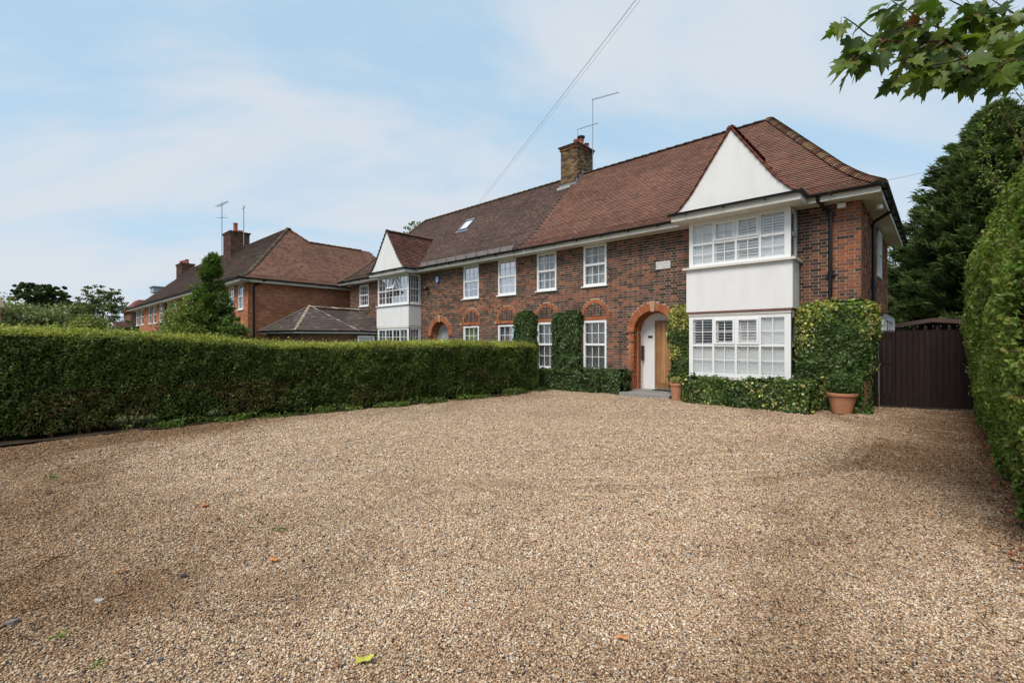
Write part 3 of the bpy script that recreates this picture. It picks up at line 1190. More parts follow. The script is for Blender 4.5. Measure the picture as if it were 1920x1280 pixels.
def bay_lights(parent, F, W, z0, z1, inner, label, post=(0.10, 0.13), sideface=None, side_w=0.62, split=0.5):
    """front of a square bay: 4 x 2 lights"""
    w = MB()
    d0, d1 = -0.07, 0.0
    F.box(w, 0, post[0], d0, d1, z0, z1)
    F.box(w, W - post[1], W, d0, d1, z0, z1)
    F.box(w, post[0], W - post[1], d0, d1, z1 - 0.09, z1)
    F.box(w, post[0], W - post[1], d0, d1 + 0.012, z0, z0 + 0.085)
    zm = z0 + (z1 - z0) * split
    F.box(w, post[0], W - post[1], d0, d1, zm - 0.03, zm + 0.03)
    n = 4
    iw = (W - post[0] - post[1])
    m = 0.05
    cw = (iw - m * (n - 1)) / n
    us = []
    for i in range(n):
        a = post[0] + i * (cw + m)
        us.append((a, a + cw))
        if i:
            F.box(w, a - m, a, d0, d1, z0 + 0.085, zm - 0.03)
            F.box(w, a - m, a, d0, d1, zm + 0.03, z1 - 0.09)
    win = sub('bay_window', w, 'upvc', parent, label=label)
    for i, (a, b) in enumerate(us):
        for top in (0, 1):
            if inner == 'shutter_low':
                op = (2, 2, 0, 3)[i] if top else 3
            elif inner == 'shutter_up':
                op = (3, 3, 0, 0)[i] if top else (3, 0, 0, 3)[i]
            else:
                op = None
            zz0, zz1 = (zm + 0.03, z1 - 0.09) if top else (z0 + 0.085, zm - 0.03)
            if op is not None:
                casement_panel(F, win, a, b, zz0, zz1, top and i in (1, 2), op)
            else:
                p = MB()
                F.box(p, a, b, -0.030, -0.026, zz0, zz1)
                sub('pane', p, 'glass', win)
                g = MB()
                um = (a + b) / 2
                F.box(g, um - 0.009, um + 0.009, -0.0255, -0.014, zz0, zz1)
                zc = (zz0 + zz1) / 2
                F.box(g, a, b, -0.0255, -0.016, zc - 0.009, zc + 0.009)
                sub('glazing_bars', g, 'upvc', win)
    if inner.startswith('curtain'):
        sub('curtain', curtain_mesh(F, 0.1, 0.75, z0 + 0.05, z1 - 0.05, -0.16), 'curtain_grey', win, smooth=True)
        sub('curtain', curtain_mesh(F, W - 0.9, W - 0.1, z0 + 0.05, z1 - 0.05, -0.16), 'curtain_grey', win, smooth=True)
    # side return (faces +X)
    if sideface is not None:
        s = MB()
        G = sideface
        G.box(s, 0.002, 0.10, d0, d1, z0, z1)
        G.box(s, side_w - 0.12, side_w, d0, d1, z0, z1)
        G.box(s, 0.10, side_w - 0.12, d0, d1, z1 - 0.09, z1)
        G.box(s, 0.10, side_w - 0.12, d0, d1, z0, z0 + 0.085)
        G.box(s, 0.10, side_w - 0.12, d0, d1, zm - 0.03, zm + 0.03)
        sr = sub('side_window', s, 'upvc', parent)
        for zz0, zz1 in ((zm + 0.03, z1 - 0.09), (z0 + 0.085, zm - 0.03)):
            p = MB()
            G.box(p, 0.10, side_w - 0.12, -0.030, -0.026, zz0, zz1)
            sub('pane', p, 'glass', sr)
            if inner.startswith('curtain'):
                g = MB()
                for t in (1, 2):
                    um = 0.10 + (side_w - 0.22) * t / 3
                    G.box(g, um - 0.009, um + 0.009, -0.0255, -0.014, zz0, zz1)
                zc = (zz0 + zz1) / 2
                G.box(g, 0.1, side_w - 0.12, -0.0255, -0.016, zc - 0.009, zc + 0.009)
                sub('glazing_bars', g, 'upvc', sr)
        if inner.startswith('curtain'):
            sub('curtain', curtain_mesh(G, 0.1, side_w - 0.1, z0 + 0.05, z1 - 0.05, -0.16), 'curtain_grey', sr, smooth=True)
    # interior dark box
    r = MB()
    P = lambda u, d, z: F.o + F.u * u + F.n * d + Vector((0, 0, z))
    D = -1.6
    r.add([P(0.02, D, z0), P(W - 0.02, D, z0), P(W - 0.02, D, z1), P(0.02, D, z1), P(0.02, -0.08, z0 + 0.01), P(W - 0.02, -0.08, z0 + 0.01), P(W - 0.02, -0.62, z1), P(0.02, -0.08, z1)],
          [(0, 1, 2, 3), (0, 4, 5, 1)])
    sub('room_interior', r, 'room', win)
    return win


# ------------------------------------------------------------------ the pair of semi-detached houses
YF = 12.65                       # facade plane
PARTY = -11.02
PROF = [(0, 4.80), (0.35, 5.03), (0.7, 5.31), (1.1, 5.67), (3.8, 8.42)]
GPROF = [(0, 4.74), (0.22, 4.90), (0.5, 5.20), (1.45, 6.58)]


def tile_cols(base, var=0.25, alt=None, altp=0.15, patch=None):
    pal = []
    for _ in range(9):
        k = rnd.uniform(1 - var, 1 + var)
        pal.append((base[0] * k * rnd.uniform(0.92, 1.1), base[1] * k * rnd.uniform(0.92, 1.08), base[2] * k))

    def f(x, y, z):
        if alt and rnd.random() < altp:
            return alt
        return rnd.choice(pal)
    return f


def profile_sheet(prof, p_lo, p_hi):
    """quads between two edge curves, p_lo(d), p_hi(d) -> (x,y)"""
    out = []
    for (a, za), (b, zb) in zip(prof[:-1], prof[1:]):
        l0, l1, h0, h1 = p_lo(a), p_lo(b), p_hi(a), p_hi(b)
        out.append([(l0[0], l0[1], za), (h0[0], h0[1], za), (h1[0], h1[1], zb), (l1[0], l1[1], zb)])
    return out


def gable(parent, xc, y0, hw, colf, verge, mirror_label=None, main_y0=12.2):
    zg = lambda x: prof_z(GPROF, (hw - abs(x - xc)) * 1.45 / hw)
    g = MB()
    sc_ = hw / 1.45
    left = [(xc - hw + d * sc_, y0, z) for d, z in GPROF]
    right = [(xc + hw - d * sc_, y0, z) for d, z in GPROF[:-1]][::-1]
    g.prism(left + right, (0, 0.12, 0))
    sub('gable', g, 'render', parent)
    z_main = lambda y: prof_z(PROF, y - main_y0)
    prof_s = [(d * sc_, z) for d, z in GPROF]
    yb = main_y0 + 2.25
    near = lambda p: p.length
    for sgn in (1, -1):
        quads = []
        for (a, za), (b, zb) in zip(prof_s[:-1], prof_s[1:]):
            xa, xb = xc + sgn * (hw - a), xc + sgn * (hw - b)
            quads.append([(xa, y0 + .05, za), (xa, yb, za), (xb, yb, zb), (xb, y0 + .05, zb)])
        roof_slope(parent, (xc + sgn * hw, y0 + 0.02), (0, 1), (-sgn, 0), yb - y0, prof_s,
                   lambda x, y, z: z > z_main(y) - 0.06, colf, sheet_poly=quads, sheet_name='gable_roof')
        path = [(xc + sgn * (hw - a), y0 + 0.03, z + 0.01) for a, z in prof_s]
        MB().tube([Vector(q) + Vector((0, -0.045, 0.004)) for q in path], 0.026, 8, verge[0]).build('verge', M['tile'], parent)
        cap_tiles(parent, path, 'verge_tile', verge, 0.105, 0.038, 0.001, seg=4, flare=0.98)
    cap_tiles(parent, [(xc, y0, 6.60), (xc, main_y0 + 2.12, 6.60)], 'ridge_tile', verge, 0.3, 0.10)
    return zg


def soffits(parent, x0, x1, y_eave, gab=None):
    s = MB()
    s.box(x0, x1, y_eave + 0.03, YF, 4.635, 4.66)
    s.box(x0, x1, y_eave, y_eave + 0.028, 4.63, 4.765)
    if gab:
        xc, y0, hw = gab
        s.box(xc - hw, xc + hw, y0 - 0.01, y_eave - 0.002, 4.60, 4.632)
        s.box(xc - hw, xc + hw, y0 - 0.04, y0 - 0.012, 4.60, 4.74)
        s.box(xc - hw, xc - hw + 0.03, y0 - 0.01, y_eave - 0.002, 4.634, 4.74)
        s.box(xc + hw - 0.03, xc + hw, y0 - 0.01, y_eave - 0.002, 4.634, 4.74)
    return s


def arch_holes(xc, r, zs, n=9):
    out = []
    for i in range(n):
        a, b = zs + r * i / n, zs + r * (i + 1) / n
        w = math.sqrt(max(r * r - (a - zs) ** 2, 0))
        out.append((xc - w, xc + w, a, b))
    return out


def clip_poly(poly, conv):
    out = list(poly)
    n = len(conv)
    for i in range(n):
        (ax, ay), (bx, by) = conv[i], conv[(i + 1) % n]
        side = lambda p: (bx - ax) * (p[1] - ay) - (by - ay) * (p[0] - ax)
        inp, out = out, []
        for k in range(len(inp)):
            p, q = inp[k - 1], inp[k]
            sp, sq = side(p), side(q)
            if (sp >= 0) != (sq >= 0):
                t = sp / (sp - sq)
                out.append((p[0] + (q[0] - p[0]) * t, p[1] + (q[1] - p[1]) * t))
            if sq >= 0:
                out.append(q)
        if not out:
            return []
    return out


def tympanum(parent, xc, hw=0.475, z0=2.235, label=None):
    """blind arch over a ground floor window: soldier course, ring, herringbone"""
    t = MB()
    t.box(xc - hw - 0.1, xc + hw + 0.1, YF - 0.002, YF + 0.01, z0, z0 + 0.1)
    zs = z0 + 0.115
    ri = hw - 0.055
    ro = hw + 0.06
    n = 24
    poly = [(xc + (ri + .03) * math.cos(math.pi * i / n), YF - 0.004, zs + (ri + .03) * math.sin(math.pi * i / n)) for i in range(n + 1)]
    t.prism(poly, (0, 0.02, 0))
    base = t.build('blind_arch', M['mortar'], parent)
    w = 0.068
    n = int((2 * hw + 0.2) / 0.075)
    for i in range(n):
        a = xc - hw - 0.1 + (2 * hw + 0.2) * i / n
        MB().box(a + 0.004, a + (2 * hw + 0.2) / n - 0.004, YF - 0.014, YF + 0.01, z0 + 0.004, z0 + 0.108, rnd.choice(ORANGE)).build('brick', M['brick'], base)
    voussoir_ring(base, 'brick', xc, zs, YF, ri, ro, math.pi, 0, 19, 0.05)
    # herringbone bricks, cut to the half disc
    disc = [(ri * math.cos(math.pi * i / 18), ri * math.sin(math.pi * i / 18)) for i in range(19)]
    L, W = 0.165, 0.047
    c45 = math.sqrt(0.5)
    for col in range(-4, 5):
        sg = 1 if col % 2 == 0 else -1
        for row in range(-1, 9):
            cx = col * (L * c45 + 0.004)
            cz = -0.02 + row * (W + 0.010) / c45
            a = (c45, sg * c45)
            b = (-sg * c45, c45)
            q = [(cx + a[0] * e * L / 2 + b[0] * f * W / 2, cz + a[1] * e * L / 2 + b[1] * f * W / 2) for e, f in ((-1, -1), (1, -1), (1, 1), (-1, 1))]
            q = clip_poly(q, disc)
            if len(q) < 3:
                continue
            ar = 0.5 * abs(sum(q[k - 1][0] * q[k][1] - q[k][0] * q[k - 1][1] for k in range(len(q))))
            if ar < 0.0008:
                continue
            MB().prism([(xc + u, YF - 0.013, zs + v) for u, v in q][::-1], (0, 0.02, 0), rnd.choice(DARK + PURPLE + RED[3:])).build('brick', M['brick'], base)
    return base


def porch(parent, xc, r, zs, door):
    """arched brick porch opening with stone key and painted recess"""
    pm = MB()
    pm.box(xc - r - 0.26, xc - r, YF - 0.03, YF + 0.05, zs - 0.035, zs)
    pm.box(xc + r, xc + r + 0.26, YF - 0.03, YF + 0.05, zs - 0.035, zs)
    sub('impost', pm, 'red_trim', parent)
    arch = MB()
    arch.box(xc - r - 0.2, xc - r - 0.19, YF + 0.02, YF + 0.05, zs - 0.02, zs + 0.02)
    base = arch.build('porch_arch', M['mortar'], parent)
    voussoir_ring(base, 'brick', xc, zs, YF, r, r + 0.215, math.pi, 0, 31, 0.18, proud=0.016)
    voussoir_ring(base, 'brick', xc, zs, YF + 0.17, r - 0.05, r + 0.10, math.pi, 0, 27, 0.2, proud=0.0)
    k = MB()
    k.prism([(xc - 0.055, YF - 0.045, zs + r - 0.03), (xc + 0.055, YF - 0.045, zs + r - 0.03), (xc + 0.085, YF - 0.045, zs + r + 0.28), (xc - 0.085, YF - 0.045, zs + r + 0.28)][::-1], (0, 0.12, 0))
    sub('keystone', k, 'keystone', parent)
    for sgn in (-1, 1):
        x = xc + sgn * r
        brick_wall(parent, (x, YF if sgn < 0 else YF, 0.0), (0, 1, 0), (-sgn, 0, 0), 0.0, 0.30, 0.0, zs, [], lambda u, z, h: rnd.choice(ORANGE), wall_name='porch_pier', length=0.2)
        k_ = 0.0
        while k_ < zs - 0.02:
            e = min(x - sgn * 0.05, x)
            MB().box(e, e + 0.05, YF + 0.165, YF + 0.19, k_ + 0.005, k_ + 0.068, rnd.choice(ORANGE)).build('brick', M['brick'], base)
            k_ += 0.075
        brick_wall(parent, (x - sgn * 0.05, YF + 0.17, 0.0), (0, 1, 0), (-sgn, 0, 0), 0.0, 0.16, 0.0, zs, [], lambda u, z, h: rnd.choice(ORANGE), wall_name='porch_pier', length=0.2)
    yb = YF + 0.48
    w = MB()
    R_ = r + 0.25
    w.add([(xc - R_, yb, 0.1), (xc + R_, yb, 0.1), (xc + R_, yb, zs + R_), (xc - R_, yb, zs + R_)], [(0, 1, 2, 3)])
    for sgn in (-1, 1):
        w.box(min(xc + sgn * (r - 0.05), xc + sgn * (r + 0.1)), max(xc + sgn * (r - 0.05), xc + sgn * (r + 0.1)), YF + 0.34, yb, 0.1, zs)
    n = 16
    for i in range(n):
        a, b = math.pi * i / n, math.pi * (i + 1) / n
        rr = r - 0.05
        w.add([(xc + rr * math.cos(a), YF + 0.36, zs + rr * math.sin(a)), (xc + rr * math.cos(b), YF + 0.36, zs + rr * math.sin(b)),
               (xc + rr * math.cos(b), yb, zs + rr * math.sin(b)), (xc + rr * math.cos(a), yb, zs + rr * math.sin(a))], [(0, 1, 2, 3)])
    sub('porch_wall', w, 'porch_white', parent)
    f = MB()
    f.box(xc - r - 0.05, xc + r + 0.05, YF - 0.02, yb, -0.02, 0.12)
    sub('porch_floor', f, 'step', parent)
    return yb


def brick_chimney(parent, x0, x1, y0, y1, z0, z1, cols, pots):
    b = MB()
    b.box(x0 + 0.01, x1 - 0.01, y0 + 0.01, y1 - 0.01, z0, z1)
    ch = b.build('chimney', M['mortar'], parent)
    bb = MB()
    z = z0
    k = 0
    zcap = z1 - 0.16
    while z < z1 - 0.02:
        grow = 0.0 if z < zcap else 0.035 + (0.02 if z > zcap + 0.07 else 0)
        for (o, u, n, L) in (((x0, y0), (1, 0), (0, -1), x1 - x0), ((x1, y0), (0, 1), (1, 0), y1 - y0), ((x0, y0), (0, 1), (-1, 0), y1 - y0), ((x0, y1), (1, 0), (0, 1), x1 - x0)):
            t = -0.11 * (k % 2)
            while t < L:
                a, c = max(t + 0.005, 0), min(t + 0.215, L)
                t += 0.225
                if c - a < 0.03:
                    continue
                cc = rnd.choice(cols if grow == 0 or rnd.random() < .4 else RED)
                U, N_ = Vector((u[0], u[1], 0)), Vector((n[0], n[1], 0))
                a2, c2 = a - (grow if a <= 0 else 0), c + (grow if c >= L else 0)
                bb.obox(Vector((o[0], o[1], z + 0.005)) + U * a2 + N_ * (grow + 0.006), U * (c2 - a2), -N_ * (0.03 + grow), Vector((0, 0, 0.064)), cc)
        z += 0.075
        k += 1
    bb.build('brickwork', M['brick'], ch, kind='stuff')
    c = MB()
    c.box(x0 - 0.09, x1 + 0.09, y0 - 0.09, y1 + 0.09, z1, z1 + 0.045)
    c.build('chimney_cap', M['cowl'], ch)
    f = MB()
    xm, ym = (x0 + x1) / 2, (y0 + y1) / 2
    f.add([(x0, y0, z1 + 0.045), (x1, y0, z1 + 0.045), (x1, y1, z1 + 0.045), (x0, y1, z1 + 0.045), (xm - .1, ym, z1 + 0.13), (xm + .1, ym, z1 + 0.13)],
          [(0, 1, 5, 4), (1, 2, 5), (2, 3, 4, 5), (3, 0, 4)])
    f.build('flaunching', M['pale_flash'], ch)
    for (px, py, r, h, cowl) in pots:
        p = MB()
        zb = z1 + 0.05
        p.lathe([(r * 1.05, zb), (r * 0.92, zb + h * 0.85), (r * 1.1, zb + h * 0.87), (r * 1.1, zb + h), (r * 0.8, zb + h), (r * 0.75, zb + h * .5)], px, py, 16)
        p.build('chimney_pot', M['chimney_pot'], ch, smooth=False)
        if cowl:
            q = MB()
            q.lathe([(r * 0.9, zb + h), (r * 0.9, zb + h + 0.06), (r * 1.45, zb + h + 0.07), (r * 1.5, zb + h + 0.12), (r * 0.5, zb + h + 0.17), (0.01, zb + h + 0.18)], px, py, 16)
            q.build('cowl', M['cowl'], ch)
    return ch


# ================= right house
GR = (-3.66, 11.58, 1.44)
HR = thing('semi_detached_house', 'red and dark brick semi-detached house with oak front door and louvred white bay windows', 'house', (-6, YF, 0))
wins_R = [(-10.5, -9.64, 3.33, 4.63), (-8.54, -7.68, 3.33, 4.63), (-10.5, -9.64, 0.63, 2.22), (-8.54, -7.68, 0.63, 2.22)]
PXC, PR, PZ = -6.14, 0.60, 1.84
holesR = list(wins_R) + [(PXC - PR, PXC + PR, 0, PZ)] + arch_holes(PXC, PR, PZ) + [(-4.80, -2.55, 0.0, 4.64)]
archR = [-10.07, -8.11]


def colR(u, z, header):
    if PXC - PR - 0.24 < u < PXC - PR + .01 and z < PZ:
        if rnd.random() < 0.9:
            return rnd.choice(ORANGE)
    if u > -1.82 and z > 0:
        if rnd.random() < 0.8 - (0.35 if z < 3.2 else 0):
            return rnd.choice(RED + ORANGE[:2])
    if 2.9 < z < 3.2 and u < -6.5 and rnd.random() < 0.55:
        return rnd.choice(RED)
    return house_brick_col(0.04)(u, z, header)


circR = [(PXC, PZ, PR + 0.212)] + [(xa, 2.35, 0.533) for xa in archR]


def insideR(u, z, p, q):
    for xa in archR:
        if 2.22 < z < 2.345 and xa - 0.575 < u < xa + 0.575:
            return False
    return True


nearR = lambda u, z: (math.hypot(u, YF) + (0 if z > 2.2 else 3)) if (u > -2.5 and z > 2.1) else (math.hypot(u, YF) + 5 if -5.6 > u and z > 0.7 else 1e6)
wallR = brick_wall(HR, (0, YF, 0), (1, 0, 0), (0, -1, 0), PARTY, -1.29, 0.0, 4.68, holesR, colR, insideR, 'front_wall', nearR, 296, circles=circR)


def colSide(u, z, header):
    if u < 0.35 and rnd.random() < 0.6:
        return rnd.choice(RED)
    return rnd.choice(RED + PURPLE + DARK[:2]) if rnd.random() < 0.85 else rnd.choice(ORANGE)


brick_wall(HR, (-1.29, YF, 0), (0, 1, 0), (1, 0, 0), 0.012, 6.7, 0.0, 4.68, [(3.35, 4.1, 3.35, 4.55), (2.6, 6.4, 0.0, 2.25)], colSide, None, 'side_wall')
b_ = MB()
b_.box(PARTY, -1.29, 19.35, 19.45, 0, 4.7)
b_.build('rear_wall', M['mortar'], HR)

for i, (u0, u1, z0, z1) in enumerate(wins_R):
    F = Face((0, YF, 0), (1, 0, 0), (0, -1, 0))
    sash_window(HR, F, u0, u1, z0, z1, ['sides', 'sides', 'blind', 'blind'][i], sill=(i < 2))
for xa in archR:
    tympanum(HR, xa)
yb = porch(HR, PXC, PR, PZ, True)
# oak door
dx0, dx1, dz0, dz1 = -6.22, -5.42, 0.16, 2.10
fr = MB()
fr.box(dx0 - 0.07, dx0, yb - 0.05, yb - 0.005, 0.12, dz1 + 0.07, (0.75, 0.75, 0.75))
fr.box(dx1, dx1 + 0.07, yb - 0.05, yb - 0.005, 0.12, dz1 + 0.07, (0.75, 0.75, 0.75))
fr.box(dx0, dx1, yb - 0.05, yb - 0.005, dz1, dz1 + 0.07, (0.75, 0.75, 0.75))
door = fr.build('front_door', M['oak'], HR, label='oak boarded front door with a small square window')
nb = 6
for i in range(nb):
    a, b = dx0 + (dx1 - dx0) * i / nb, dx0 + (dx1 - dx0) * (i + 1) / nb
    k = rnd.uniform(0.85, 1.15)
    MB().box(a + 0.003, b - 0.003, yb - 0.04, yb - 0.012, dz0 + .16, dz1 - 0.01, (k, k, k)).build('board', M['oak'], door)
MB().box(dx0, dx1, yb - 0.048, yb - 0.012, dz0, dz0 + 0.155, (0.7, 0.66, 0.6)).build('weather_board', M['oak'], door)
MB().box(-5.90, -5.70, yb - 0.052, yb - 0.04, 1.52, 1.82).build('door_window', M['glass_dark'], door)
MB().lathe([(0.0, 0), (0.035, 0.0), (0.04, 0.03), (0.03, 0.05), (0.0, 0.055)], 0, 0, 14).build('door_knob', M['bright_metal'], door)
kn = [o for o in door.children if o.name.startswith('door_knob')][0]
kn.rotation_euler = (R(90), 0, 0)
kn.location = (-5.84, yb - 0.05, 1.42)
MB().box(dx0 - 0.05, dx1 + 0.05, yb - 0.09, yb - 0.05, 0.12, 0.17).build('threshold', M['bright_metal'], door)
MB().box(-6.52, -6.38, yb - 0.02, yb - 0.004, 1.66, 1.72).build('letter_slot', M['dark_panel'], HR)
MB().box(PXC - PR + 0.052, PXC - PR + 0.10, YF + 0.36, YF + 0.46, 0.98, 1.42).build('letter_box', M['dark_panel'], HR)

# gable, roofs
colTR = tile_cols((0.245, 0.128, 0.092), 0.08, (0.19, 0.105, 0.08), 0.06)
VR = [(0.21, 0.068, 0.047), (0.17, 0.058, 0.042), (0.14, 0.055, 0.042)]
zgR = gable(HR, GR[0], GR[1], GR[2], colTR, VR)
EX, AX = -0.92, -3.91
ks = (EX - AX) / 3.8
PROF_S = [(d * ks, z) for d, z in PROF]
keepR = lambda x, y, z: x < EX - (y - 12.2) * ks - 0.05 and not (abs(x - GR[0]) < GR[2] - .02 and zgR(x) > z + 0.06 and y < 14.5)
sheet = profile_sheet(PROF, lambda d: (PARTY, 12.2 + d), lambda d: (EX - d * ks, 12.2 + d))
roofR = roof_slope(HR, (PARTY, 12.2), (1, 0), (0, 1), EX - PARTY, PROF, keepR, colTR, n_single=290, near=lambda p: (p - Vector((0, 0, 1.5))).length + (0 if p.x > -6.5 else 50),
                   sheet_poly=sheet, exposure=0.1)
sheet = profile_sheet(PROF_S, lambda d: (EX - d, 12.2 + d / ks), lambda d: (EX - d, 19.8 - d / ks))
roof_slope(HR, (EX, 12.2), (0, 1), (-1, 0), 7.6, PROF_S, lambda x, y, z: 12.2 + (EX - x) / ks < y < 19.8 - (EX - x) / ks, colTR, sheet_poly=sheet, sheet_name='side_roof')
bk = MB()
for q in profile_sheet(PROF, lambda d: (PARTY, 19.8 - d), lambda d: (EX - d * ks, 19.8 - d)):
    bk.add(q, [(0, 1, 2, 3)])
bk.build('rear_roof', M['underlay'], HR)
hipc = [(0.20, 0.115, 0.07), (0.27, 0.17, 0.10), (0.15, 0.075, 0.055), (0.11, 0.06, 0.05)]
cap_tiles(HR, [(EX - d * ks, 12.2 + d, z + 0.03) for d, z in PROF], 'hip_tile', hipc, 0.105, 0.125, 0.035, seg=6)
cap_tiles(HR, [(-10.75, 16, 8.44), (AX, 16, 8.44)], 'ridge_tile', [(0.075, 0.06, 0.055), (0.09, 0.07, 0.06)], 0.32, 0.10, seg=6)
s = soffits(HR, PARTY, EX, 12.2, GR)
s.box(-1.29, EX - .03, YF + 0.002, 19.4, 4.635, 4.66)
s.box(EX - 0.028, EX, 12.23, 19.8, 4.63, 4.765)
sub('soffit', s, 'soffit', HR)
g = MB()
half_gutter(g, (PARTY + 0.3, 12.14, 4.80), (GR[0] - GR[2] - 0.03, 12.14, 4.80))
half_gutter(g, (GR[0] - GR[2] - 0.06, GR[1] - 0.09, 4.785), (GR[0] + GR[2] + 0.06, GR[1] - 0.09, 4.785), 0.055)
half_gutter(g, (GR[0] + GR[2], 12.14, 4.80), (EX + 0.1, 12.14, 4.80))
half_gutter(g, (EX + 0.065, 12.1, 4.80), (EX + 0.065, 19.8, 4.80))
g.tube([(GR[0] + GR[2] + .02, GR[1] - .09, 4.76), (GR[0] + GR[2] + .02, 12.12, 4.77)], 0.05, 8)
sub('gutter', g, 'black', HR)
# bay
BX0, BX1, BY = -4.82, -2.50, 12.0
BW = BX1 - BX0
Fb = Face((BX0, BY, 0), (1, 0, 0), (0, -1, 0))
Gs = Face((BX1, BY, 0), (0, 1, 0), (1, 0, 0))
bay_lights(HR, Fb, BW, 3.44, 4.60, 'shutter_up', 'upper bay window with closed white louvred shutters', sideface=Gs, side_w=0.65)
bay_lights(HR, Fb, BW, 0.67, 2.19, 'shutter_low', 'ground floor bay window with half open louvres', sideface=Gs, side_w=0.65, split=0.51)
p = MB()
p.box(BX0 - 0.06, BX1 + 0.04, BY - 0.03, YF, 2.30, 3.385)
sub('bay_panel', p, 'render', HR)
p = MB()
p.box(BX0 - 0.13, BX1 + 0.11, BY - 0.11, YF, 3.387, 3.438)
sub('bay_sill', p, 'soffit', HR)
p = MB()
p.box(BX0 - 0.03, BX1 + 0.02, BY - 0.05, YF, 2.262, 2.298)
sub('bay_trim', p, 'red_trim', HR)
p = MB()
p.box(BX0 - 0.01, BX1 + 0.005, BY - 0.02, YF, 2.192, 2.26)
p.box(BX0 - 0.01, BX1 + 0.005, BY - 0.03, YF, 0.60, 0.668)
sub('bay_head', p, 'soffit', HR)
p = MB()
p.box(BX0, BX0 + 0.06, BY + 0.002, YF, 0.67, 2.19)
p.box(BX0, BX0 + 0.06, BY + 0.002, YF, 3.44, 4.6)
sub('bay_cheek', p, 'upvc', HR)
p = MB()
p.box(BX0, BX1, BY, YF, 0, 0.598)
sub('bay_plinth', p, 'mortar', HR)
# ledge plaque
p = MB()
p.box(-6.03, -5.60, YF - 0.035, YF, 3.61, 3.83)
sub('wall_plaque', p, 'plaque', HR)
# downpipes
p = MB()
p.tube([(-2.02, 12.16, 4.74), (-2.02, 12.2, 4.66), (-1.86, 12.52, 4.46), (-1.84, 12.56, 4.38)], 0.04, 10)
p.tube([(-1.84, 12.56, 4.4), (-1.84, 12.56, 0.1)], 0.04, 10)
for z in (4.36, 3.0, 1.5):
    p.tube([(-1.84, 12.56, z), (-1.84, 12.56, z + 0.09)], 0.052, 10)
    p.box(-1.93, -1.75, 12.56, 12.64, z + 0.02, z + 0.05)
sub('downpipe', p, 'black', HR)
p = MB()
p.tube([(EX + 0.06, 14.16, 4.74), (EX + 0.05, 14.18, 4.62), (-1.19, 14.22, 4.44), (-1.21, 14.25, 4.36)], 0.04, 10)
p.tube([(-1.21, 14.25, 4.40), (-1.21, 14.25, 0.1)], 0.042, 10)
for z in (4.3, 2.8):
    p.tube([(-1.21, 14.25, z), (-1.21, 14.25, z + 0.09)], 0.055, 10)
sub('downpipe', p, 'black', HR)
# chimney at the party wall
YEL = [(0.21, 0.145, 0.075), (0.16, 0.105, 0.06), (0.085, 0.06, 0.045), (0.26, 0.18, 0.09), (0.12, 0.075, 0.05)]
chR = brick_chimney(HR, -11.62, -10.8, 15.55, 16.65, 7.4, 9.56, YEL,
                    [(-11.42, 15.78, 0.10, 0.10, False), (-11.2, 16.05, 0.11, 0.36, False), (-11.0, 16.12, 0.11, 0.34, True), (-10.95, 16.45, 0.10, 0.26, False)])
f = MB()
f.box(-11.66, -10.76, 15.50, 15.56, 7.78, 8.02)
n_ = 6
for i in range(n_):
    ya = 15.5 + i * 0.19
    zz = prof_z(PROF, min(ya + 0.1 - 12.2, 3.8))
    f.box(-10.80, -10.77 + i * 0.001, ya, ya + 0.19, zz - 0.1, zz + 0.14)
f.build('flashing', M['lead'], chR)
f = MB()
f.box(-11.70, -11.05, 15.38, 15.50, 7.76, 7.90)
f.build('flaunching', M['pale_flash'], chR)
# side window, side bay
sash_window(HR, Face((-1.29, YF, 0), (0, 1, 0), (1, 0, 0)), 3.35, 4.1, 3.35, 4.55, 'white', recess=-0.03)
p = MB()
p.box(-1.29, -1.08, 15.25, 19.0, 0, 2.28)
side_bay = sub('side_bay', p, 'render', HR)
p = MB()
for k in range(4):
    p.box(-1.075, -1.05, 15.55 + k * 0.75, 15.55 + k * 0.75 + 0.06, 1.2, 2.2)
p.box(-1.075, -1.05, 15.5, 18.2, 2.1, 2.2)
sub('side_bay_frame', p, 'upvc', side_bay)
p = MB()
p.box(-1.078, -1.07, 15.61, 18.0, 1.25, 2.1)
sub('pane', p, 'glass_dark', side_bay)
p = MB()
p.add([(-1.29, 15.15, 2.46), (-0.98, 15.15, 2.29), (-0.98, 19.1, 2.29), (-1.29, 19.1, 2.46), (-1.29, 15.15, 2.28), (-0.98, 15.15, 2.27)], [(0, 1, 2, 3), (4, 5, 1, 0)], (0.2, 0.09, 0.06))
sub('side_bay_roof', p, 'tile', side_bay)
# rainwater from floodlight and camera under the eaves
fl = MB()
fl.box(-1.70, -1.55, 12.50, 12.60, 4.50, 4.60)
fl.tube([(-1.62, 12.6, 4.56), (-1.62, 12.65, 4.60)], 0.02, 8)
tag(fl.build('security_light', M['upvc']), 'small white security light under the eaves beside the bay', 'light')
fl = MB()
fl.tube([(-1.05, 13.2, 4.63), (-1.05, 13.2, 4.55), (-1.0, 13.1, 4.50)], 0.022, 8)
fl.lathe([(0.0, 4.45), (0.05, 4.46), (0.06, 4.5), (0.04, 4.55), (0, 4.56)], -1.0, 13.05, 12)
fl.tube([(-1.05, 13.25, 4.60), (-1.1, 13.4, 4.57), (-1.0, 13.55, 4.59)], 0.012, 6)
tag(fl.build('security_camera', M['upvc']), 'white camera on a bracket under the corner soffit', 'camera')

